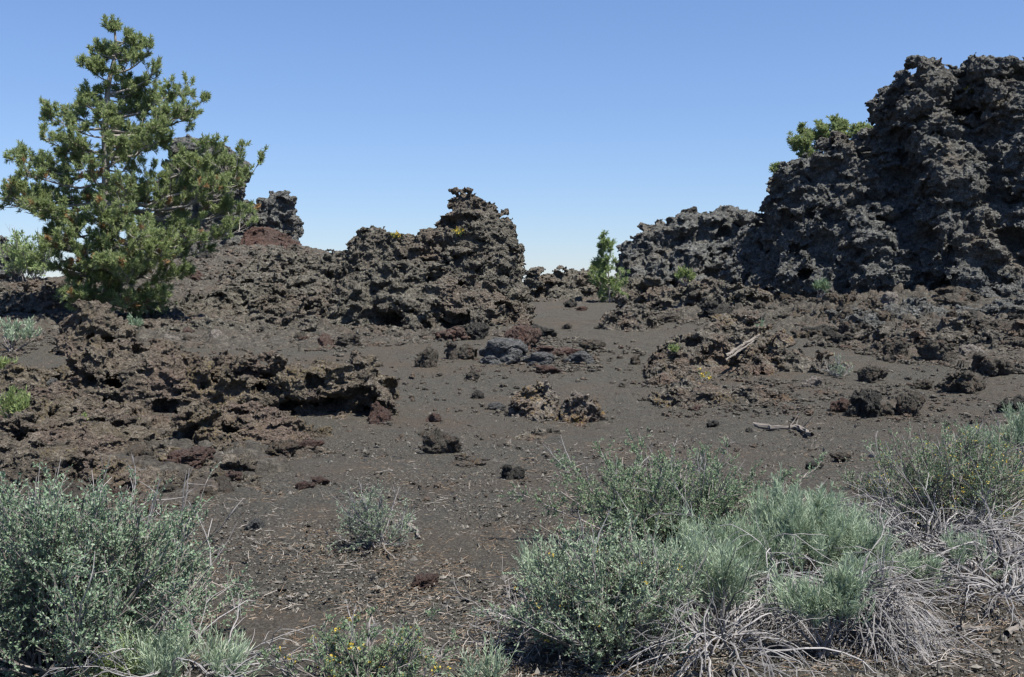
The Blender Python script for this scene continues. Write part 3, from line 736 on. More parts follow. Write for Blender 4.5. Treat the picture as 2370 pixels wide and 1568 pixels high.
def low_proto(seed):
    f = 0.6 + 0.5 * worley(lo_v * 1.0 + 9.3, 0.7, seed)[:, None] + 0.35 * perlin(lo_v + 3.1, 0.55, seed)[:, None]
    v = lo_v / f; return (v / np.abs(v).max(0) * np.array([1, 0.8, 0.7])).astype(np.float32)
LOWP = [low_proto(k) for k in range(12)]
def scatter(items, name, mat, protos=None, faces=None):
    protos = protos or LOWP; faces = lo_f if faces is None else faces
    V, Fc, n0 = [], [], 0
    for k, (g, sc, rz) in enumerate(items):
        p = protos[k % len(protos)] * np.array(sc); c, s = math.cos(rz), math.sin(rz)
        V.append(np.stack([p[:, 0] * c - p[:, 1] * s, p[:, 0] * s + p[:, 1] * c, p[:, 2]], 1) + np.array(g)); Fc.append(faces + n0); n0 += len(p)
    o = link(name, np.concatenate(V), np.concatenate(Fc), mat); o["kind"] = "stuff"; return o
# uncountable little clinkers: the tail of the zones plus a fine sprinkling
for zi, (poly, n, (a, b), mats, label, group) in enumerate(ZONES):
    xs = [p[0] for p in poly]; ys_ = [p[1] for p in poly]
    for _ in range(n * (24 if b > 30 else 8)):
        px, py = rs.uniform(min(xs), max(xs)), rs.uniform(min(ys_), max(ys_))
        if not inside(poly, px, py): continue
        g = G(px, py); hw = (3 + 19 * rs.random() ** 2.2) * pxm(g[1]) / 2; g[2] += hw * 0.2
        small.append((g, (hw, hw * rs.uniform(0.8, 1.2), hw * rs.uniform(0.6, 1.1)), rs.uniform(0, 6.28)))
for px, py, sz in APRON:
    g = G(px, py); hw = sz * pxm(g[1]) / 2; g[2] += hw * 0.15
    small.append((g, (hw, hw * rs.uniform(0.8, 1.2), hw * rs.uniform(0.6, 1.0)), rs.uniform(0, 6.28)))
tag(scatter(small, "rubble", M["boulder"]), "small brown clinker rubble covering the slopes and the feet of the outcrops", "rubble")

# gravel of the cinder flat
gp = []
for _ in range(72000):
    px, py = rs.uniform(-450, 2820), 1640 - 820 * rs.random() ** 0.8
    d = ray(px, py); r_ = (1.6 / -d[2]) if d[2] < -0.02 else 50
    if r_ > 26: continue
    x, y = d[0] * r_, d[1] * r_
    hw = rs.uniform(0.003, 0.009) * (1 + (rs.random() < 0.05) * 1.5)
    gp.append(((x, y, float(ground_z(x, y)) + 0.004 ), (hw, hw * rs.uniform(0.7, 1.2), hw), rs.uniform(0, 6.28)))
oc = np.array([(1, 0, 0), (-1, 0, 0), (0, 1, 0), (0, -1, 0), (0, 0, 1), (0, 0, -1)], np.float32)
of = np.array([(0, 2, 4), (2, 1, 4), (1, 3, 4), (3, 0, 4), (2, 0, 5), (1, 2, 5), (3, 1, 5), (0, 3, 5)], np.int32)
ocs = [(oc * (1 + 0.35 * np.random.default_rng(k).normal(size=(len(oc), 1)))).astype(np.float32) for k in range(10)]
M["gravel"] = wood_mat("cinder_gravel", (0.012, 0.0115, 0.011), (0.20, 0.188, 0.165))
tag(scatter(gp, "gravel", M["gravel"], ocs, of), "fine dark cinder gravel strewn over the open ground", "gravel")

# ------------------------------------------------------------------ plants
def unit(v): return v / (np.linalg.norm(v, axis=-1, keepdims=True) + 1e-9)
def grow(p0, d0, length, K=6, curl=(0, 0, 0), wander=0.12, rng=RNG, floor=None):
    """N stems as polylines: start p0 (N,3), direction d0, length (N,), bending by curl and wandering."""
    n = len(p0); out = np.empty((n, K, 3)); out[:, 0] = p0; d = unit(d0)
    step = (length / (K - 1))[:, None]; curl = np.asarray(curl, float)
    for k in range(1, K):
        d = unit(d + curl * step * 3 + rng.normal(size=(n, 3)) * wander)
        out[:, k] = out[:, k - 1] + d * step
        if floor is not None:
            fz = floor(out[:, k, 0], out[:, k, 1]) + 0.008
            out[:, k, 2] = np.maximum(out[:, k, 2], fz)
    return out
def sample(st, n, t0, t1, rng=RNG):
    """n points on stems between parameters t0 and t1, with the stem's direction there."""
    N, K, _ = st.shape
    i = rng.integers(0, N, n); t = rng.uniform(t0, t1, n) * (K - 1) * 0.999
    k = np.minimum(t.astype(int), K - 2); f = (t - k)[:, None]
    a, b = st[i, k], st[i, k + 1]
    return a + (b - a) * f, unit(b - a), t / (K - 1)
def tubes(st, r0, r1, S=4):
    N, K, _ = st.shape
    d = np.empty_like(st); d[:, 1:-1] = st[:, 2:] - st[:, :-2]; d[:, 0] = st[:, 1] - st[:, 0]; d[:, -1] = st[:, -1] - st[:, -2]
    d = unit(d)
    ref = np.where(np.abs(d[..., 2:3]) > 0.8, np.array([1.0, 0, 0]), np.array([0, 0, 1.0]))
    u = unit(np.cross(d, ref)); v = np.cross(d, u)
    r0 = np.broadcast_to(np.asarray(r0, float), (N,)); r1 = np.broadcast_to(np.asarray(r1, float), (N,))
    rad = r0[:, None] + (r1 - r0)[:, None] * np.linspace(0, 1, K)[None]
    a = np.arange(S) * 2 * math.pi / S
    V = st[:, :, None] + rad[..., None, None] * (np.cos(a)[None, None, :, None] * u[:, :, None] + np.sin(a)[None, None, :, None] * v[:, :, None])
    base = (np.arange(N)[:, None, None] * K + np.arange(K - 1)[None, :, None]) * S
    j = np.arange(S)[None, None]; j2 = (np.arange(S) + 1) % S
    f = np.stack([base + j, base + j2[None, None], base + S + j2[None, None], base + S + j], -1).reshape(-1, 4)
    return V.reshape(-1, 3), f
def blades(p, d, length, width, rng=RNG):
    """Leaves as four-cornered blades from p along d."""
    n = len(p); d = unit(d); length = np.broadcast_to(length, (n,))[:, None]; width = np.broadcast_to(width, (n,))[:, None]
    s = unit(np.cross(d, rng.normal(size=(n, 3)))); nn = np.cross(d, s)
    V = np.stack([p, p + d * length * 0.5 + s * width / 2 + nn * width * 0.15, p + d * length, p + d * length * 0.5 - s * width / 2 + nn * width * 0.15], 1)
    return V.reshape(-1, 3), np.arange(4 * n).reshape(n, 4)
class Acc:
    def __init__(s): s.V, s.F, s.n = [], [], 0
    def add(s, vf):
        s.V.append(vf[0]); s.F.append(vf[1] + s.n); s.n += len(vf[0])
    def build(s, name, mat, parent, smooth=False):
        if not s.V: return None
        return link(name, np.concatenate(s.V), np.concatenate(s.F), mat, parent, smooth)
def rdisc(n, r, rng):
    a = rng.uniform(0, 2 * math.pi, n); q = r * np.sqrt(rng.random(n)); return np.stack([q * np.cos(a), q * np.sin(a), np.zeros(n)], 1)

def shrub(name, loc, W, Hh, label, cat="shrub", seed=1, main=26, lean=(0, 0), twigs=8, sprigs=4, leaves=9, leaf=(0.016, 0.006), mat="bitter_leaf",
          stem="stem", bare=20, flowers=0, rad=0.006, up=0.25, fl=0.012, depthr=0.8, leafback=0.0):
    """A woody shrub: main stems fan out of the ground, twigs, leafy sprigs, small leaves; some twigs stay bare and poke out."""
    rng = np.random.default_rng(seed); root = empty(name, loc, label, cat)
    g0 = float(loc[2])
    fl_ = lambda x, y: ground_z(x + loc[0], y + loc[1]) - g0
    p0 = rdisc(main, 0.12 * W, rng)
    th = rng.uniform(0, 2 * math.pi, main); el = np.arccos(rng.uniform(0.1, 1.0, main) ** 0.8)
    L = Hh * W / 2 / np.sqrt((Hh * np.sin(el)) ** 2 + (W / 2 * np.cos(el)) ** 2 + 1e-9) * rng.uniform(0.75, 1.05, main)
    d0 = np.stack([np.sin(el) * np.cos(th), np.sin(el) * np.sin(th) * depthr, np.cos(el)], 1) + np.array([lean[0], lean[1], 0.1])
    s1 = grow(p0, d0, L, 7, (0, 0, up), 0.10, rng, fl_)
    p, d, t = sample(s1, main * twigs, 0.12, 1.0, rng)
    s2 = grow(p, d + rng.normal(size=p.shape) * 0.55 + [0, 0, 0.2], Hh * 0.42 * (1.15 - 0.5 * t) * rng.uniform(0.5, 1.1, len(p)), 5, (0, 0, up), 0.12, rng, fl_)
    p, d, t = sample(s2, len(s2) * sprigs, 0.1, 1.0, rng)
    s3 = grow(p, d + rng.normal(size=p.shape) * 0.6 + [0, 0, 0.25], Hh * 0.16 * rng.uniform(0.4, 1.1, len(p)), 3, (0, 0, 0.3), 0.12, rng, fl_)
    A = Acc(); A.add(tubes(s1, rad, rad * 0.45, 4)); A.add(tubes(s2, rad * 0.5, rad * 0.22, 3)); A.add(tubes(s3, rad * 0.24, rad * 0.15, 3))
    if bare:
        p, d, t = sample(s1, bare, 0.5, 1.0, rng)
        sb = grow(p, d + rng.normal(size=p.shape) * 0.35 + [0, 0, 0.35], Hh * rng.uniform(0.25, 0.6, bare), 5, (0, 0, 0.1), 0.12, rng)
        p, d, t = sample(sb, bare * 3, 0.3, 0.9, rng)
        sc = grow(p, d + rng.normal(size=p.shape) * 0.6, Hh * rng.uniform(0.06, 0.18, bare * 3), 3, (0, 0, 0.1), 0.1, rng)
        B = Acc(); B.add(tubes(sb, rad * 0.55, rad * 0.25, 4)); B.add(tubes(sc, rad * 0.3, rad * 0.18, 3)); B.build("twig_sprays", M["dead"], root)
    A.build("stems", M[stem], root)
    n = len(s3) * leaves
    p, d, t = sample(s3, n, 0.0, 1.0, rng)
    lv = Acc(); lv.add(blades(p, d + rng.normal(size=p.shape) * 0.8 + [0, 0, 0.3], leaf[0] * rng.uniform(0.6, 1.25, n), leaf[1] * rng.uniform(0.7, 1.3, n), rng))
    lv.build("foliage", M[mat], root)
    if flowers:
        p, d, t = sample(s3, flowers, 0.7, 1.0, rng); p = np.repeat(p, 5, 0) + rng.normal(size=(flowers * 5, 3)) * 0.006
        fv = Acc(); fv.add(blades(p, rng.normal(size=p.shape), fl, fl * 0.7, rng)); fv.build("blossoms", M["flower"], root)
    return root

def rabbitbrush(name, loc, W, Hh, label, cat="shrub", seed=1, main=22, shoots=500, leaves=26, leaf=(0.045, 0.0035), mat="rabbit_leaf", shoot=0.2,
                skirt=0, skirt_len=0.6, spread=0.5, stem="stem", flowers=0, skirt_dir=None, lean=(0, 0), s_rad=0.004):
    """A brush of fine upright shoots on dark woody legs; skirt = dead grey stems arching out to the ground."""
    rng = np.random.default_rng(seed); root = empty(name, loc, label, cat); g0 = float(loc[2])
    fl_ = lambda x, y: ground_z(x + loc[0], y + loc[1]) - g0
    p0 = rdisc(main, 0.10 * W, rng); tgt = rdisc(main, W / 2 * 0.85, rng) * [1, 0.8, 1]
    tgt[:, 2] = (Hh - shoot * 0.8) * np.sqrt(np.maximum(0.15, 1 - (np.hypot(tgt[:, 0], tgt[:, 1]) / (W / 2)) ** 2)) * rng.uniform(0.6, 1, main)
    tgt[:, :2] += np.array(lean) * tgt[:, 2:3]
    dv = tgt - p0; L = np.linalg.norm(dv, axis=1)
    s1 = grow(p0, dv, L, 6, (0, 0, 0.05), 0.10, rng)
    p, d, t = sample(s1, shoots // 6 + 1, 0.55, 1.0, rng)
    s2 = grow(p, d + rng.normal(size=p.shape) * 0.7 + [0, 0, 0.4], rng.uniform(0.5, 1.1, len(p)) * Hh * 0.3, 4, (0, 0, 0.4), 0.1, rng)
    p, d, t = sample(s2, shoots, 0.3, 1.0, rng)
    s3 = grow(p, d * 0.5 + rng.normal(size=p.shape) * 0.3 + [0, 0, 0.9], shoot * rng.uniform(0.55, 1.15, shoots), 4, (0, 0, 0.25), 0.06, rng)
    A = Acc(); A.add(tubes(s1, s_rad * 1.7, s_rad * 0.8, 4)); A.add(tubes(s2, s_rad * 0.7, s_rad * 0.4, 3)); A.build("stems", M[stem], root)
    lv = Acc(); lv.add(tubes(s3, 0.0016, 0.001, 3))
    p, d, t = sample(s3, shoots * leaves, 0.1, 1.0, rng)
    lv.add(blades(p, d + rng.normal(size=p.shape) * 0.42, leaf[0] * rng.uniform(0.5, 1.2, len(p)), leaf[1] * rng.uniform(0.8, 1.3, len(p)), rng))
    lv.build("foliage", M[mat], root)
    if flowers:
        p, d, t = sample(s3, flowers, 0.8, 1.0, rng); p = np.repeat(p, 6, 0) + rng.normal(size=(flowers * 6, 3)) * 0.008
        fv = Acc(); fv.add(blades(p, rng.normal(size=p.shape), 0.014, 0.010, rng)); fv.build("blossoms", M["flower"], root)
    if skirt: dead_stems(root, skirt, skirt_len, W * spread, rng, fl_, skirt_dir)
    return root
def dead_stems(root, n, length, r, rng, fl_, around=None, twig=5, rad=0.0034, name="dead_stems", rise=0.7, droop=-0.9, lift=0.10):
    p0 = rdisc(n, r * 0.75, rng); p0[:, 2] += fl_(p0[:, 0], p0[:, 1])
    th = np.arctan2(p0[:, 1], p0[:, 0]) + rng.normal(size=n) * 0.5
    if around is not None: th = around[0] + rng.normal(size=n) * around[1]
    L = length * rng.uniform(0.45, 1.15, n)
    d0 = np.stack([np.cos(th), np.sin(th), rng.uniform(0.25, 1.4, n) * rise], 1)
    p0[:, 2] += rng.uniform(0, 1.0, n) * lift
    s1 = grow(p0, d0, L, 9, (0, 0, droop), 0.19, rng, fl_)
    p, d, t = sample(s1, n * twig, 0.3, 1.0, rng)
    s2 = grow(p, d + rng.normal(size=p.shape) * 0.42, length * 0.36 * rng.uniform(0.2, 1.1, len(p)), 5, (0, 0, droop * 0.6), 0.2, rng, fl_)
    A = Acc(); A.add(tubes(s1, rad * rng.uniform(0.5, 2.1, n), rad * 0.4, 4)); A.add(tubes(s2, rad * 0.5, rad * 0.28, 3))
    A.build(name, M["dead"], root)
def brush(name, loc, W, label, n, length, seed, around=None, **k):
    rng = np.random.default_rng(seed); root = empty(name, loc, label, "dead brush"); g0 = float(loc[2])
    dead_stems(root, n, length, W / 2, rng, lambda x, y: ground_z(x + loc[0], y + loc[1]) - g0, around, name="stems", **k)
    return root
def S(px, py, wpx, hpx):                 # ground point with a width and height given as seen there
    g = G(px, py); return g, wpx * pxm(g[1]), hpx * pxm(g[1])

# big green bush at the near left
g, W, H_ = S(150, 1540, 800, 410)
shrub("green_bush", g, W, H_, "big dense grey green bush with bare twigs, left of the open cinders", seed=31, main=80, twigs=11, sprigs=7, leaves=13, leaf=(0.016, 0.0085), mat="bush_leaf", bare=80, rad=0.006, lean=(-0.05, 0.25), depthr=1.0)
# green bush at the right middle
g, W, H_ = S(1535, 1285, 820, 185)
shrub("spreading_bush", g, W, H_, "wide low green bush with spiky twig tips behind the pale domed brush", up=0.04, seed=32, main=100, twigs=9, sprigs=5, leaves=12, leaf=(0.017, 0.0075), mat="bitter_leaf", bare=60, rad=0.005)
g, W, H_ = S(1425, 1525, 470, 320)
shrub("green_bush", g, W, H_, "blue green bush with a few yellow sprigs in front of the wide low bush", seed=33, main=64, twigs=9, sprigs=5, leaves=11, leaf=(0.018, 0.0075), mat="sage_leaf", bare=26, flowers=50, rad=0.005)
g, W, H_ = S(1590, 1470, 340, 220)
rabbitbrush("needle_brush", g, W, H_, "small bright needle leaved brush between green bush and dome", seed=34, main=18, shoots=480, skirt=30, skirt_len=0.5)
g, W, H_ = S(1285, 1385, 160, 110)
rabbitbrush("needle_brush", g, W, H_, "little needle leaved tuft at the left tip of the bushes", seed=35, main=8, shoots=90, leaves=20)
g, W, H_ = S(1700, 1400, 240, 170)
rabbitbrush("needle_brush", g, W, H_, "grey green brush wedged between the blue green bush and the dome", seed=134, main=12, shoots=300, leaves=24, mat="sage_leaf")
# the dome with its dead skirts
g, W, H_ = S(1870, 1372, 430, 225)
rabbitbrush("domed_brush", g, W, H_, "pale green domed brush with a sunlit rounded top over grey stems", seed=36, main=36, shoots=1500, leaves=30, leaf=(0.042, 0.0029), shoot=0.15, skirt=90, skirt_len=0.45, spread=0.4)
g, W, H_ = S(1905, 1520, 190, 210)
rabbitbrush("needle_brush", g, W, H_, "upright pale tuft in front of the domed brush", seed=37, main=9, shoots=260, leaves=24, shoot=0.13)
g, W, H_ = S(2000, 1445, 170, 140)
rabbitbrush("needle_brush", g, W, H_, "narrow pale tuft under the right half of the domed brush", seed=38, main=9, shoots=230, leaves=22, shoot=0.12)
g, W, H_ = S(2125, 1370, 100, 85)
rabbitbrush("needle_brush", g, W, H_, "small green tuft right of the domed brush, by the bare ground", seed=39, main=7, shoots=100, leaves=20, shoot=0.12)
g, W, H_ = S(2250, 1360, 110, 130)
rabbitbrush("needle_brush", g, W, H_, "thin dull green tuft amid the pale dead tangle", seed=40, main=8, shoots=70, leaves=18, shoot=0.12)
g, W, H_ = S(1765, 1420, 200, 200)
brush("dead_brush", g, W, "mop of arching grey dead stems spilling from under the domed brush", 150, 0.60, 41, around=(-1.75, 0.75), rise=0.9, droop=-1.3, lift=0.22)
g, W, H_ = S(1660, 1530, 240, 160)
brush("dead_brush", g, W, "sprawl of long pale dead stems at the bottom edge, left of the combed fan", 80, 0.60, 42, rise=1.1, droop=-1.0, lift=0.15)
g, W, H_ = S(1985, 1470, 170, 160)
brush("dead_brush", g, W, "fan of fine grey stems combed down toward the bare ground", 150, 0.52, 43, around=(-1.05, 0.6), rise=0.9, droop=-1.2, lift=0.2)
g, W, H_ = S(2150, 1275, 320, 140)
brush("dead_brush", g, W, "silvery dead tangle between dome and flowering bush", 170, 0.5, 44, rise=1.3, lift=0.15)
g, W, H_ = S(2310, 1330, 280, 140)
brush("dead_brush", g, W, "coarse pale dead branches at the right edge under the flowering bush", 80, 0.55, 45, rise=0.7, rad=0.005)
g, W, H_ = S(2330, 1400, 230, 100)
brush("dead_brush", g, W, "dull low dead stems at the right edge above bare ground", 80, 0.4, 46, rise=0.6)
g, W, H_ = S(1270, 1480, 220, 110)
brush("dead_brush", g, W, "thin brown grey twigs at the left foot of the bushes", 70, 0.4, 47, rise=0.7, rad=0.003)
# flowering bush upper right
g, W, H_ = S(2215, 1228, 560, 205)
shrub("flowering_bush", g, W, H_, "dark green bush dotted with yellow flowers near the right edge", up=0.08, seed=48, main=90, twigs=9, sprigs=5, leaves=9, leaf=(0.017, 0.007), mat="bitter_leaf", bare=40, flowers=420, rad=0.006)
g, W, H_ = S(2270, 1090, 110, 100)
rabbitbrush("pale_brush", g, W, H_, "feathery pale brush just behind the flowering bush", seed=49, main=8, shoots=140, leaves=22, shoot=0.16)
g, W, H_ = S(2375, 1090, 120, 140)
rabbitbrush("pale_brush", g, W, H_, "pale green brush cut off by the right edge", seed=50, main=9, shoots=200, leaves=22, shoot=0.18)
# bottom edge
g, W, H_ = S(850, 1610, 560, 150)
shrub("green_bush", g, W, H_, "twiggy green bush with ochre sprigs at the bottom edge", up=0.08, seed=51, main=38, twigs=8, sprigs=5, leaves=8, leaf=(0.014, 0.006), mat="bitter_leaf", bare=46, flowers=110, rad=0.0045)
g, W, H_ = S(430, 1600, 330, 110)
rabbitbrush("pale_brush", g, W, H_, "low pale grass like brush at the bottom edge by the big bush", seed=52, main=16, shoots=330, leaves=16, leaf=(0.055, 0.004), shoot=0.15, skirt=60, skirt_len=0.4)
g, W, H_ = S(290, 1590, 160, 90)
rabbitbrush("pale_brush", g, W, H_, "yellowish tuft against the foot of the big left bush", seed=53, main=8, shoots=130, leaves=16, mat="yellowgreen_leaf", shoot=0.13)
g, W, H_ = S(1100, 1600, 150, 80)
rabbitbrush("sprout_cluster", g, W, H_, "loose row of thin upright green sprouts at the bottom edge", seed=54, main=10, shoots=34, leaves=22, leaf=(0.04, 0.004), shoot=0.16)
# small lone bush with driftwood
g, W, H_ = S(872, 1265, 200, 140)
shrub("small_bush", g, W, H_, "small half dead bush standing alone on the near cinders", up=0.05, seed=55, main=28, twigs=7, sprigs=4, leaves=7, leaf=(0.013, 0.006), mat="sage_leaf", bare=34, rad=0.004, stem="dead")
def stick(name, pts, r0, r1, mat, label, cat, knots=0, seed=0):
    rng = np.random.default_rng(seed); pts = np.array(pts, float)
    t = np.linspace(0, len(pts) - 1, 14); q = np.stack([np.interp(t, range(len(pts)), pts[:, k]) for k in range(3)], 1)
    q += rng.normal(size=q.shape) * r0 * 0.25
    V, f = tubes(q[None], r0, r1, 8)
    V += rng.normal(size=V.shape) * r0 * 0.12
    A = Acc(); A.add((V, f))
    if knots:
        p, d, tt = sample(q[None], knots, 0.1, 0.9, rng)
        A.add(tubes(grow(p, rng.normal(size=p.shape) + [0, 0, 0.4], r0 * rng.uniform(3, 9, knots), 4, (0, 0, 0), 0.1, rng), r0 * 0.35, r0 * 0.12, 5))
    b = q.mean(0); V = np.concatenate(A.V) - b
    return tag(link(name, V, np.concatenate(A.F), M[mat], loc=b), label, cat)
def lay(*pp, up=0.02):
    return [G(a, b) + np.array([0, 0, up]) for a, b in pp]
stick("driftwood", lay((905, 1225), (935, 1218), (955, 1232), (972, 1256), up=0.03), 0.022, 0.008, "log", "twisted pale driftwood at the foot of the small lone bush", "driftwood", 3, 1)
stick("bent_stick", lay((885, 1260), (892, 1280), (915, 1300), (925, 1300), up=0.012), 0.008, 0.004, "log", "thin bent stick lying below the small lone bush", "stick", 2, 2)
stick("fallen_branch", lay((1740, 990), (1790, 997), (1850, 998), (1882, 1015), up=0.03), 0.030, 0.022, "log", "crooked grey branch lying on the right cinders", "branch", 4, 3)
q0, q1 = at(1680, 826, 16.2), at(1757, 776, 17.0)
stick("weathered_log", [q0, (q0 + q1) / 2 + [0, 0, 0.02], q1], 0.030, 0.016, "log", "long straight weathered log resting on the outcrop", "log", 3, 4)
stick("weathered_log", [at(1680, 834, 16.0), at(1720, 806, 16.4), at(1745, 790, 16.7)], 0.018, 0.010, "log", "shorter thinner log under the long one on the outcrop", "log", 2, 5)
stick("fallen_stick", lay((2215, 1462), (2250, 1470), (2290, 1466), up=0.02), 0.016, 0.012, "log", "chunky pale stick on bare ground at the lower right", "stick", 1, 6)
stick("fallen_stick", lay((2330, 1478), (2372, 1450), up=0.02), 0.016, 0.010, "log", "pale stick at the right edge of the bare ground", "stick", 0, 7)
stick("fallen_stick", lay((645, 1605), (665, 1560), up=0.015), 0.012, 0.010, "log", "short broken stick by the twiggy bottom bush", "stick", 0, 8)
stick("fallen_stick", lay((1130, 1560), (1160, 1590), up=0.015), 0.012, 0.009, "log", "short broken stick among the upright sprouts", "stick", 0, 9)
stick("fallen_stick", lay((988, 1335), (1004, 1362), up=0.012), 0.007, 0.010, "log", "tiny pale stick near the notched red stone", "stick", 0, 10)

# plants farther off
def far_shrub(kind, px, py, wpx, hpx, label, seed, **k):
    Yk = k.pop("Y", None)
    if Yk:
        g = at(px, py, Yk); W, H_ = wpx * pxm(Yk), hpx * pxm(Yk)
    else: g, W, H_ = S(px, py, wpx, hpx)
    return kind("desert_shrub", g, W, H_, label, seed=seed, **k)
far_shrub(rabbitbrush, 40, 1015, 110, 110, "yellow green brush at the left edge beside the broken ledge", 61, main=9, shoots=160, leaves=14, leaf=(0.06, 0.009), mat="yellowgreen_leaf", shoot=0.2, s_rad=0.006)
far_shrub(rabbitbrush, 28, 815, 120, 70, "grey sage clump at the left edge above the broken ledge", 62, main=9, shoots=160, leaves=12, leaf=(0.08, 0.014), shoot=0.2, s_rad=0.008)
far_shrub(rabbitbrush, 5, 868, 50, 36, "tiny yellowish clump at the left edge below the grey sage", 63, main=6, shoots=60, leaves=12, leaf=(0.07, 0.012), mat="yellowgreen_leaf", shoot=0.15, s_rad=0.008)
far_shrub(rabbitbrush, 312, 775, 92, 32, "low grey sagebrush under the big pine", 64, main=8, shoots=120, leaves=12, leaf=(0.08, 0.014), mat="sage_leaf", shoot=0.14, s_rad=0.008)
far_shrub(rabbitbrush, 1460, 695, 60, 26, "low grey sage at the foot of the sapling", 65, main=7, shoots=70, leaves=10, leaf=(0.12, 0.022), mat="sage_leaf", shoot=0.15, s_rad=0.01)
far_shrub(rabbitbrush, 1730, 790, 84, 52, "dry grassy clump beside the weathered log", 66, main=9, shoots=150, leaves=12, leaf=(0.07, 0.010), mat="sage_leaf", shoot=0.18, s_rad=0.006)
far_shrub(shrub, 1945, 872, 66, 60, "spindly grey twig plant right of the log outcrop", 67, main=14, twigs=5, sprigs=2, leaves=3, leaf=(0.03, 0.012), mat="sage_leaf", bare=10, rad=0.006, stem="dead")
far_shrub(rabbitbrush, 1582, 662, 60, 34, "bright yellow green low shrub on the rock shelf", 68, Y=27.2, main=7, shoots=80, leaves=10, leaf=(0.13, 0.025), mat="yellowgreen_leaf", shoot=0.16, s_rad=0.01)
far_shrub(rabbitbrush, 1895, 690, 60, 40, "yellow flowered plant at the foot of the cliff", 69, Y=22.2, main=7, shoots=60, leaves=9, leaf=(0.10, 0.018), mat="bitter_leaf", shoot=0.15, flowers=14, s_rad=0.008)
far_shrub(shrub, 1625, 882, 40, 54, "thin yellow flowered plant before the log outcrop", 70, main=6, twigs=3, sprigs=2, leaves=3, leaf=(0.03, 0.010), mat="yellowgreen_leaf", bare=0, flowers=12, fl=0.035, rad=0.004)
far_shrub(shrub, 290, 1000, 60, 44, "small yellowish weed growing before the black undercut", 71, main=8, twigs=4, sprigs=3, leaves=4, leaf=(0.03, 0.012), mat="yellowgreen_leaf", bare=0, rad=0.004)
far_shrub(shrub, 195, 1000, 70, 50, "dry olive weed in the rubble left of the undercut", 72, main=9, twigs=4, sprigs=3, leaves=4, leaf=(0.03, 0.012), mat="yellowgreen_leaf", bare=4, rad=0.004)
far_shrub(shrub, 440, 1225, 50, 60, "little green sprig right of the big left bush", 73, main=6, twigs=4, sprigs=3, leaves=5, leaf=(0.016, 0.008), mat="sage_leaf", bare=2, rad=0.003)

# little flower clumps rooted in the rock itself
def on_rock(name, px, py):
    o = bpy.data.objects[name]; d = ray(px, py); m = np.array(o.location)
    hit, p, n_, f_ = o.ray_cast(Vector(EYE - m), Vector(d))
    return np.array(p) + m if hit else None
for k, (host, px, py, sz, lab) in enumerate([("lava_spire", 1062, 545, 26, "tiny yellow flower clump on the spire, under its peak"),
        ("lava_spire", 915, 552, 22, "tiny yellow flower clump on the spire's left shoulder"),
        ("lava_cliff", 2250, 215, 24, "tiny yellowish plant clinging high on the tall cliff"),
        ("sloping_outcrop", 1560, 815, 26, "pale dry tuft growing out of the log outcrop's left end")]):
    q = on_rock(host, px, py)
    if q is None: continue
    u = pxm(q[1])
    rt = empty("flower_clump", q, lab, "plant"); rg = np.random.default_rng(300 + k)
    p0 = rdisc(26, sz * u * 0.25, rg); st = grow(p0, np.stack([rg.normal(size=26) * 0.6, rg.normal(size=26) * 0.6, np.ones(26)], 1), sz * u * rg.uniform(0.3, 0.7, 26), 3, (0, 0, 0), 0.1, rg)
    A = Acc(); A.add(tubes(st, 0.004, 0.003, 3)); p, d, t = sample(st, 150, 0.1, 1.0, rg); A.add(blades(p, d + rg.normal(size=p.shape) * 0.6, 0.06, 0.016, rg)); A.build("foliage", M["yellowgreen_leaf"], rt)
    if k < 3:
        B = Acc(); p = np.repeat(st[:12, -1], 5, 0) + rg.normal(size=(60, 3)) * 0.015; B.add(blades(p, rg.normal(size=p.shape), 0.05, 0.04, rg)); B.build("blossoms", M["flower"], rt)

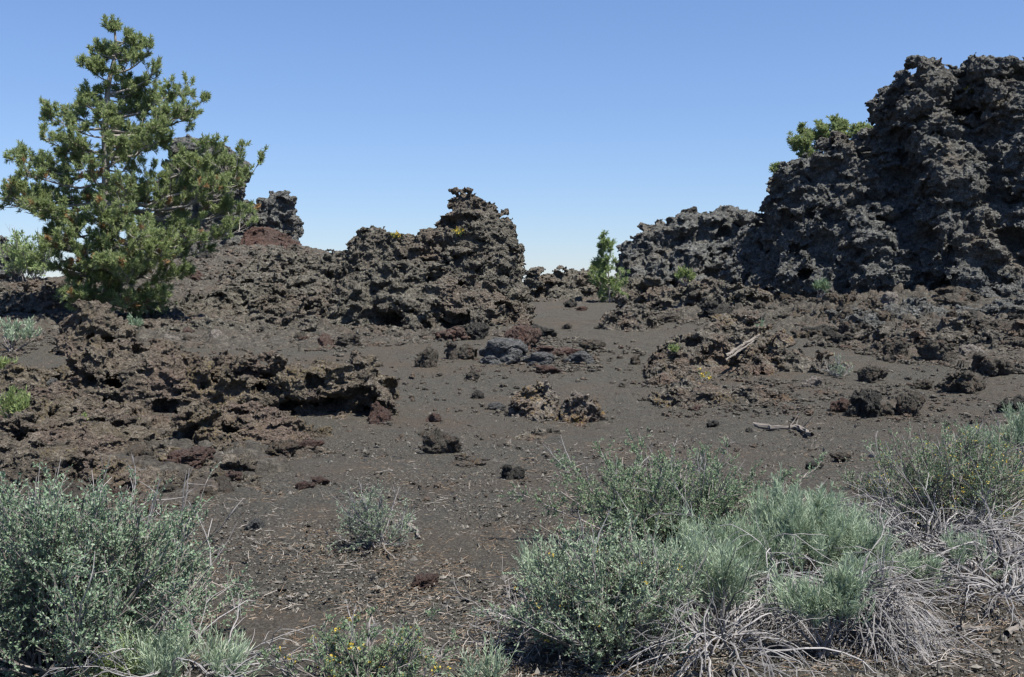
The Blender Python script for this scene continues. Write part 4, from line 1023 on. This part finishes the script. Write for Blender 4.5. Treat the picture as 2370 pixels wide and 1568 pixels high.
# ------------------------------------------------------------------ pines
def tufts(A, st, n, t0, needles, length, width, rng, spreadv=0.55):
    p, d, t = sample(st, n, t0, 1.0, rng)
    p = np.repeat(p, needles, 0); d = np.repeat(d, needles, 0)
    p = p + d * rng.uniform(-0.5, 0.4, (len(p), 1)) * length
    A.add(blades(p, d * 0.8 + rng.normal(size=p.shape) * spreadv + [0, 0, 0.15], length * rng.uniform(0.7, 1.2, len(p)), width, rng))
def pine(name, base, label, Y, trunk_px, tips, seed, fill=40, hmin=0.12, needle=(0.085, 0.014), mat="pine", rad=0.13, subs=8, twig=3, tuft=1.7, needles=26, dead=0.05, crown=None, sub_len=0.36):
    rng = np.random.default_rng(seed); root = empty(name, base, label, "tree"); base = np.array(base)
    tp = np.array([at(px, py, Y) for px, py in trunk_px]); tp[0] = base - [0, 0, 0.15]
    Ht = tp[-1, 2] - base[2]
    def trunk_at(z): return np.stack([np.interp(z, tp[:, 2], tp[:, k]) for k in range(3)], -1)
    starts, ends = [], []
    for px, py, dy, drop in tips:                           # limbs whose tips the picture shows
        e = at(px, py, Y + dy); l = np.linalg.norm((e - trunk_at(e[2]))[:2])
        s = trunk_at(np.clip(e[2] - drop * l, base[2] + 0.1, tp[-1, 2] - 0.1)); starts.append(s); ends.append(e)
    for _ in range(fill):                                   # limbs toward and away from the viewer
        h = hmin + (0.97 - hmin) * rng.random() ** 1.1; z = base[2] + Ht * h
        L = np.interp(h, *crown) * rng.uniform(0.6, 1.0); a = rng.uniform(0, 2 * math.pi)
        s = trunk_at(np.array(z)); starts.append(s); ends.append(s + np.array([math.cos(a) * L * 0.85, math.sin(a) * L, L * rng.uniform(-0.12, 0.4)]))
    s, e = np.array(starts), np.array(ends); K = 7; tt = np.linspace(0, 1, K)[None, :, None]
    L = np.linalg.norm(e - s, axis=1)
    lim = s[:, None] + (e - s)[:, None] * tt; lim[..., 2] -= (np.sin(tt[..., 0] * math.pi) * 0.10 * L[:, None])
    lim += rng.normal(size=lim.shape) * 0.035 * L[:, None, None] * tt * (1 - 0.6 * tt)
    ns = np.maximum(3, (subs * L / L.mean()).astype(int)); idx = np.repeat(np.arange(len(lim)), ns)
    t = rng.uniform(0.22, 1.0, len(idx)) ** 0.8 * (K - 1) * 0.999; k = t.astype(int); f = (t - k)[:, None]
    p = lim[idx, k] * (1 - f) + lim[idx, k + 1] * f; d = unit(lim[idx, k + 1] - lim[idx, k])
    side = rng.normal(size=p.shape) * [1, 1, 0.45]
    s2 = grow(p, d * 0.7 + side * 0.75 + [0, 0, 0.15], sub_len * L[idx] * (1.15 - 0.7 * t / (K - 1)) * rng.uniform(0.5, 1.1, len(idx)) + 0.06, 5, (0, 0, 0.35), 0.10, rng)
    p, d, t = sample(s2, len(s2) * twig, 0.3, 1.0, rng)
    s3 = grow(p, d + rng.normal(size=p.shape) * 0.6 + [0, 0, 0.3], 0.16 * Ht / 7 * rng.uniform(0.5, 1.3, len(p)) + 0.05, 3, (0, 0, 0.8), 0.1, rng)
    b = base
    A = Acc(); V, fc = tubes(np.stack([np.interp(np.linspace(0, len(tp) - 1, 24), range(len(tp)), tp[:, q]) for q in range(3)], 1)[None], rad, rad * 0.12, 10)
    A.add((V - b, fc)); A.build("trunk", M["bark"], root, True)
    B = Acc(); V, fc = tubes(lim, np.minimum(rad * 0.42, 0.012 + 0.016 * L), 0.007, 6); B.add((V - b, fc))
    V, fc = tubes(s2, 0.009 * Ht / 7 + 0.002, 0.004, 4); B.add((V - b, fc)); V, fc = tubes(s3, 0.005, 0.003, 3); B.add((V - b, fc)); B.build("branches", M["bark"], root)
    isdead = (rng.random(len(s3)) < dead) & (s3[:, 0, 2] < base[2] + 0.5 * Ht)
    N = Acc(); tufts(N, s3[~isdead] - b, int(len(s3) * tuft), 0.3, needles, needle[0], needle[1], rng); tufts(N, lim - b, len(lim) * 4, 0.75, needles, needle[0], needle[1], rng)
    N.build("needles", M[mat], root)
    if dead and isdead.any():
        Q = Acc(); tufts(Q, s3[isdead] - b, int(isdead.sum() * 1.3), 0.3, needles, needle[0], needle[1], rng); Q.build("dead_needles", M["pine_dead"], root)
    return root
TIPS = [(225, 118, .2, .4), (205, 110, -.2, .3), (300, 90, 0, .5), (335, 92, .2, .6), (350, 122, -.2, .5), (212, 140, .2, .4), (362, 165, 0, .5), (330, 205, .3, .3), (215, 165, -.3, .4),
        (190, 225, .3, .4), (180, 235, -.4, .2), (455, 238, -.2, .35), (430, 205, .4, .45), (400, 215, .9, .4), (440, 275, .2, .15), (375, 290, -.8, .2), 
        (112, 265, .2, .25), (140, 245, .8, .3), (95, 320, -.3, .2), (150, 320, -.9, .2), (45, 370, .1, .15), (80, 375, .9, .15), (60, 400, -.8, .1),
        (390, 325, .7, .1), (350, 330, -1., .1), (20, 450, .0, .05), (-5, 460, -.4, .03), (50, 440, .8, .05), (70, 480, -.9, 0), (10, 470, .3, 0),
        (505, 350, -.4, .3), (583, 398, .0, .28), (560, 410, .5, .2), (545, 380, -.6, .25), (520, 430, -.8, .12), 
        (560, 490, .2, -.05), (555, 540, -.3, -.12), (440, 560, -1.2, -.1), (470, 590, .4, -.12), (380, 590, -1.3, -.1),
        (120, 540, .4, -.05), (90, 500, -.6, -.02), (150, 580, -.8, -.1), (210, 620, -1.2, -.12), (330, 625, -1.3, -.12), (270, 640, -1.5, -.1), (420, 640, -.5, -.15), (230, 560, -1.6, 0), (205, 690, -1.0, -.1), (300, 705, -1.2, -.12), (375, 690, -.8, -.12), (160, 650, -.6, -.1), (260, 610, -2.0, -.05), (330, 545, -2.1, 0), (230, 490, -1.8, .1), (300, 430, -1.7, .12), (205, 390, -1.5, .15), (270, 340, -1.3, .2), (310, 640, -1.9, -.1), (190, 600, -1.5, -.05), (250, 270, -1.0, .3), (285, 500, -1.9, .05)]
tb = G(252, 745); TY = float(tb[1])
pine("pine_tree", tb, "tall bushy green pine with bare grey limbs and a ragged pointed top", TY, [(252, 745), (250, 600), (246, 450), (243, 300), (250, 200), (268, 120), (265, 48)], TIPS, 81,
     fill=48, crown=([0, .12, .3, .45, .6, .75, .9, 1], [1.5, 1.7, 1.8, 1.6, 1.1, .75, .55, .12]), subs=12, twig=5, tuft=1.85, dead=0.07, hmin=0.03, needle=(0.10, 0.015), sub_len=0.30)
tb2 = G(335, 742)
far_shrub(shrub, 335, 742, 180, 50, "yellow green skirt of low pine growth with orange needles at the pine's foot", 82, main=22, twigs=6, sprigs=4, leaves=7, leaf=(0.07, 0.016), mat="yellowgreen_leaf", bare=8, rad=0.008)
sp = at(1412, 668, 33.5); sp[2] = float(ground_z(sp[0], sp[1]))
pine("pine_sapling", sp, "slender bright green pine sapling standing in the gap against the sky", 33.5, [(1412, 680), (1408, 620), (1402, 580), (1398, 538)],
     [(1385, 570, 0, .9), (1415, 565, 0, .9), (1378, 610, .1, .8), (1425, 600, 0, .8), (1370, 640, -.1, .7), (1445, 630, .1, .7), (1448, 655, 0, .5), (1380, 660, 0, .5), (1430, 668, -.2, .4)], 83,
     fill=34, crown=([0, .3, .55, .8, 1], [.55, .5, .26, .16, .03]), mat="pine_young", rad=0.03, subs=4, twig=3, tuft=0.9, needles=14, needle=(0.11, 0.022), dead=0, hmin=0.02)
for k, (px, py, Y, h, wd, lab) in enumerate([(1815, 424, 30.4, 50, 52, "short pine poking out at the left shoulder of the cliff"),
                                     (1870, 350, 30.2, 62, 80, "bushy pine top rising behind the cliff's sloping shoulder"),
                                     (1930, 322, 30.1, 44, 64, "low pine top beside the bushy one behind the cliff"),
                                     (2000, 318, 29.8, 24, 36, "tiny pine tip in the notch below the cliff's tower")]):
    b0 = at(px, py + h * 1.4, Y)
    u = pxm(Y)
    tips = [(px + wd * math.cos(a) * .55, py - h * (0.25 + .45 * ((i * 37) % 10) / 10), 0.2 * math.sin(a), .5) for i, a in enumerate(np.linspace(0, 2 * math.pi, 9)[:-1])]
    pine("cliff_pine", b0, lab, Y, [(px, py + h * 1.4), (px, py), (px, py - h)], tips, 90 + k, fill=26, crown=([0, .5, 1], [wd * u * .55, wd * u * .5, wd * u * .2]),
         mat="pine", rad=0.05, subs=5, twig=3, tuft=1.0, needles=18, needle=(0.11, 0.022), dead=0, hmin=0.2)
far_shrub(shrub, 70, 655, 260, 95, "rounded green shrub on the skyline behind the pine", 95, main=30, twigs=7, sprigs=4, leaves=8, leaf=(0.12, 0.030), mat="pine_young", bare=16, rad=0.012)
far_shrub(shrub, 1384, 640, 46, 36, "dull green shrub hidden behind the sapling", 96, Y=36.5, main=14, twigs=5, sprigs=3, leaves=6, leaf=(0.12, 0.030), mat="yellowgreen_leaf", bare=4, rad=0.01)

# ------------------------------------------------------------------ litter on the cinders
def litter(name, n, length, width, mat, label, seed, yr, xr=(-40, 2410), clump=0):
    rng = np.random.default_rng(seed); pts = []
    cx = [(rng.uniform(*xr), yr[0] + (yr[1] - yr[0]) * rng.random()) for _ in range(clump or 1)]
    while len(pts) < n:
        if clump and rng.random() < 0.6:
            c = cx[rng.integers(len(cx))]; px, py = c[0] + rng.normal() * 30, c[1] + rng.normal() * 14
        else: px, py = rng.uniform(*xr), yr[0] + (yr[1] - yr[0]) * rng.random()
        d = ray(px, py)
        if d[2] > -0.03: continue
        t = 1.6 / -d[2]; x, y = d[0] * t, d[1] * t
        pts.append((x, y, float(ground_z(x, y)) + 0.014))
    p = np.array(pts); th = rng.uniform(0, 2 * math.pi, n)
    d = np.stack([np.cos(th), np.sin(th), rng.normal(size=n) * 0.12], 1)
    st = grow(p, d, length * rng.uniform(0.4, 1.3, n), 4, (0, 0, 0), 0.18, rng); st[..., 2] = np.maximum(st[..., 2], p[:, None, 2] - 0.006)
    V, f = tubes(st, width / 2, width / 3, 3)
    o = link(name, V, f, M[mat]); o["kind"] = "stuff"; return tag(o, label, "litter")
litter("needle_litter", 15000, 0.042, 0.0030, "litter", "fallen orange pine needles strewn over the cinders", 1, (830, 1620), clump=220)
litter("twig_litter", 1500, 0.09, 0.0042, "twiglitter", "thin grey broken twigs lying about the near cinders", 2, (960, 1640), clump=90)
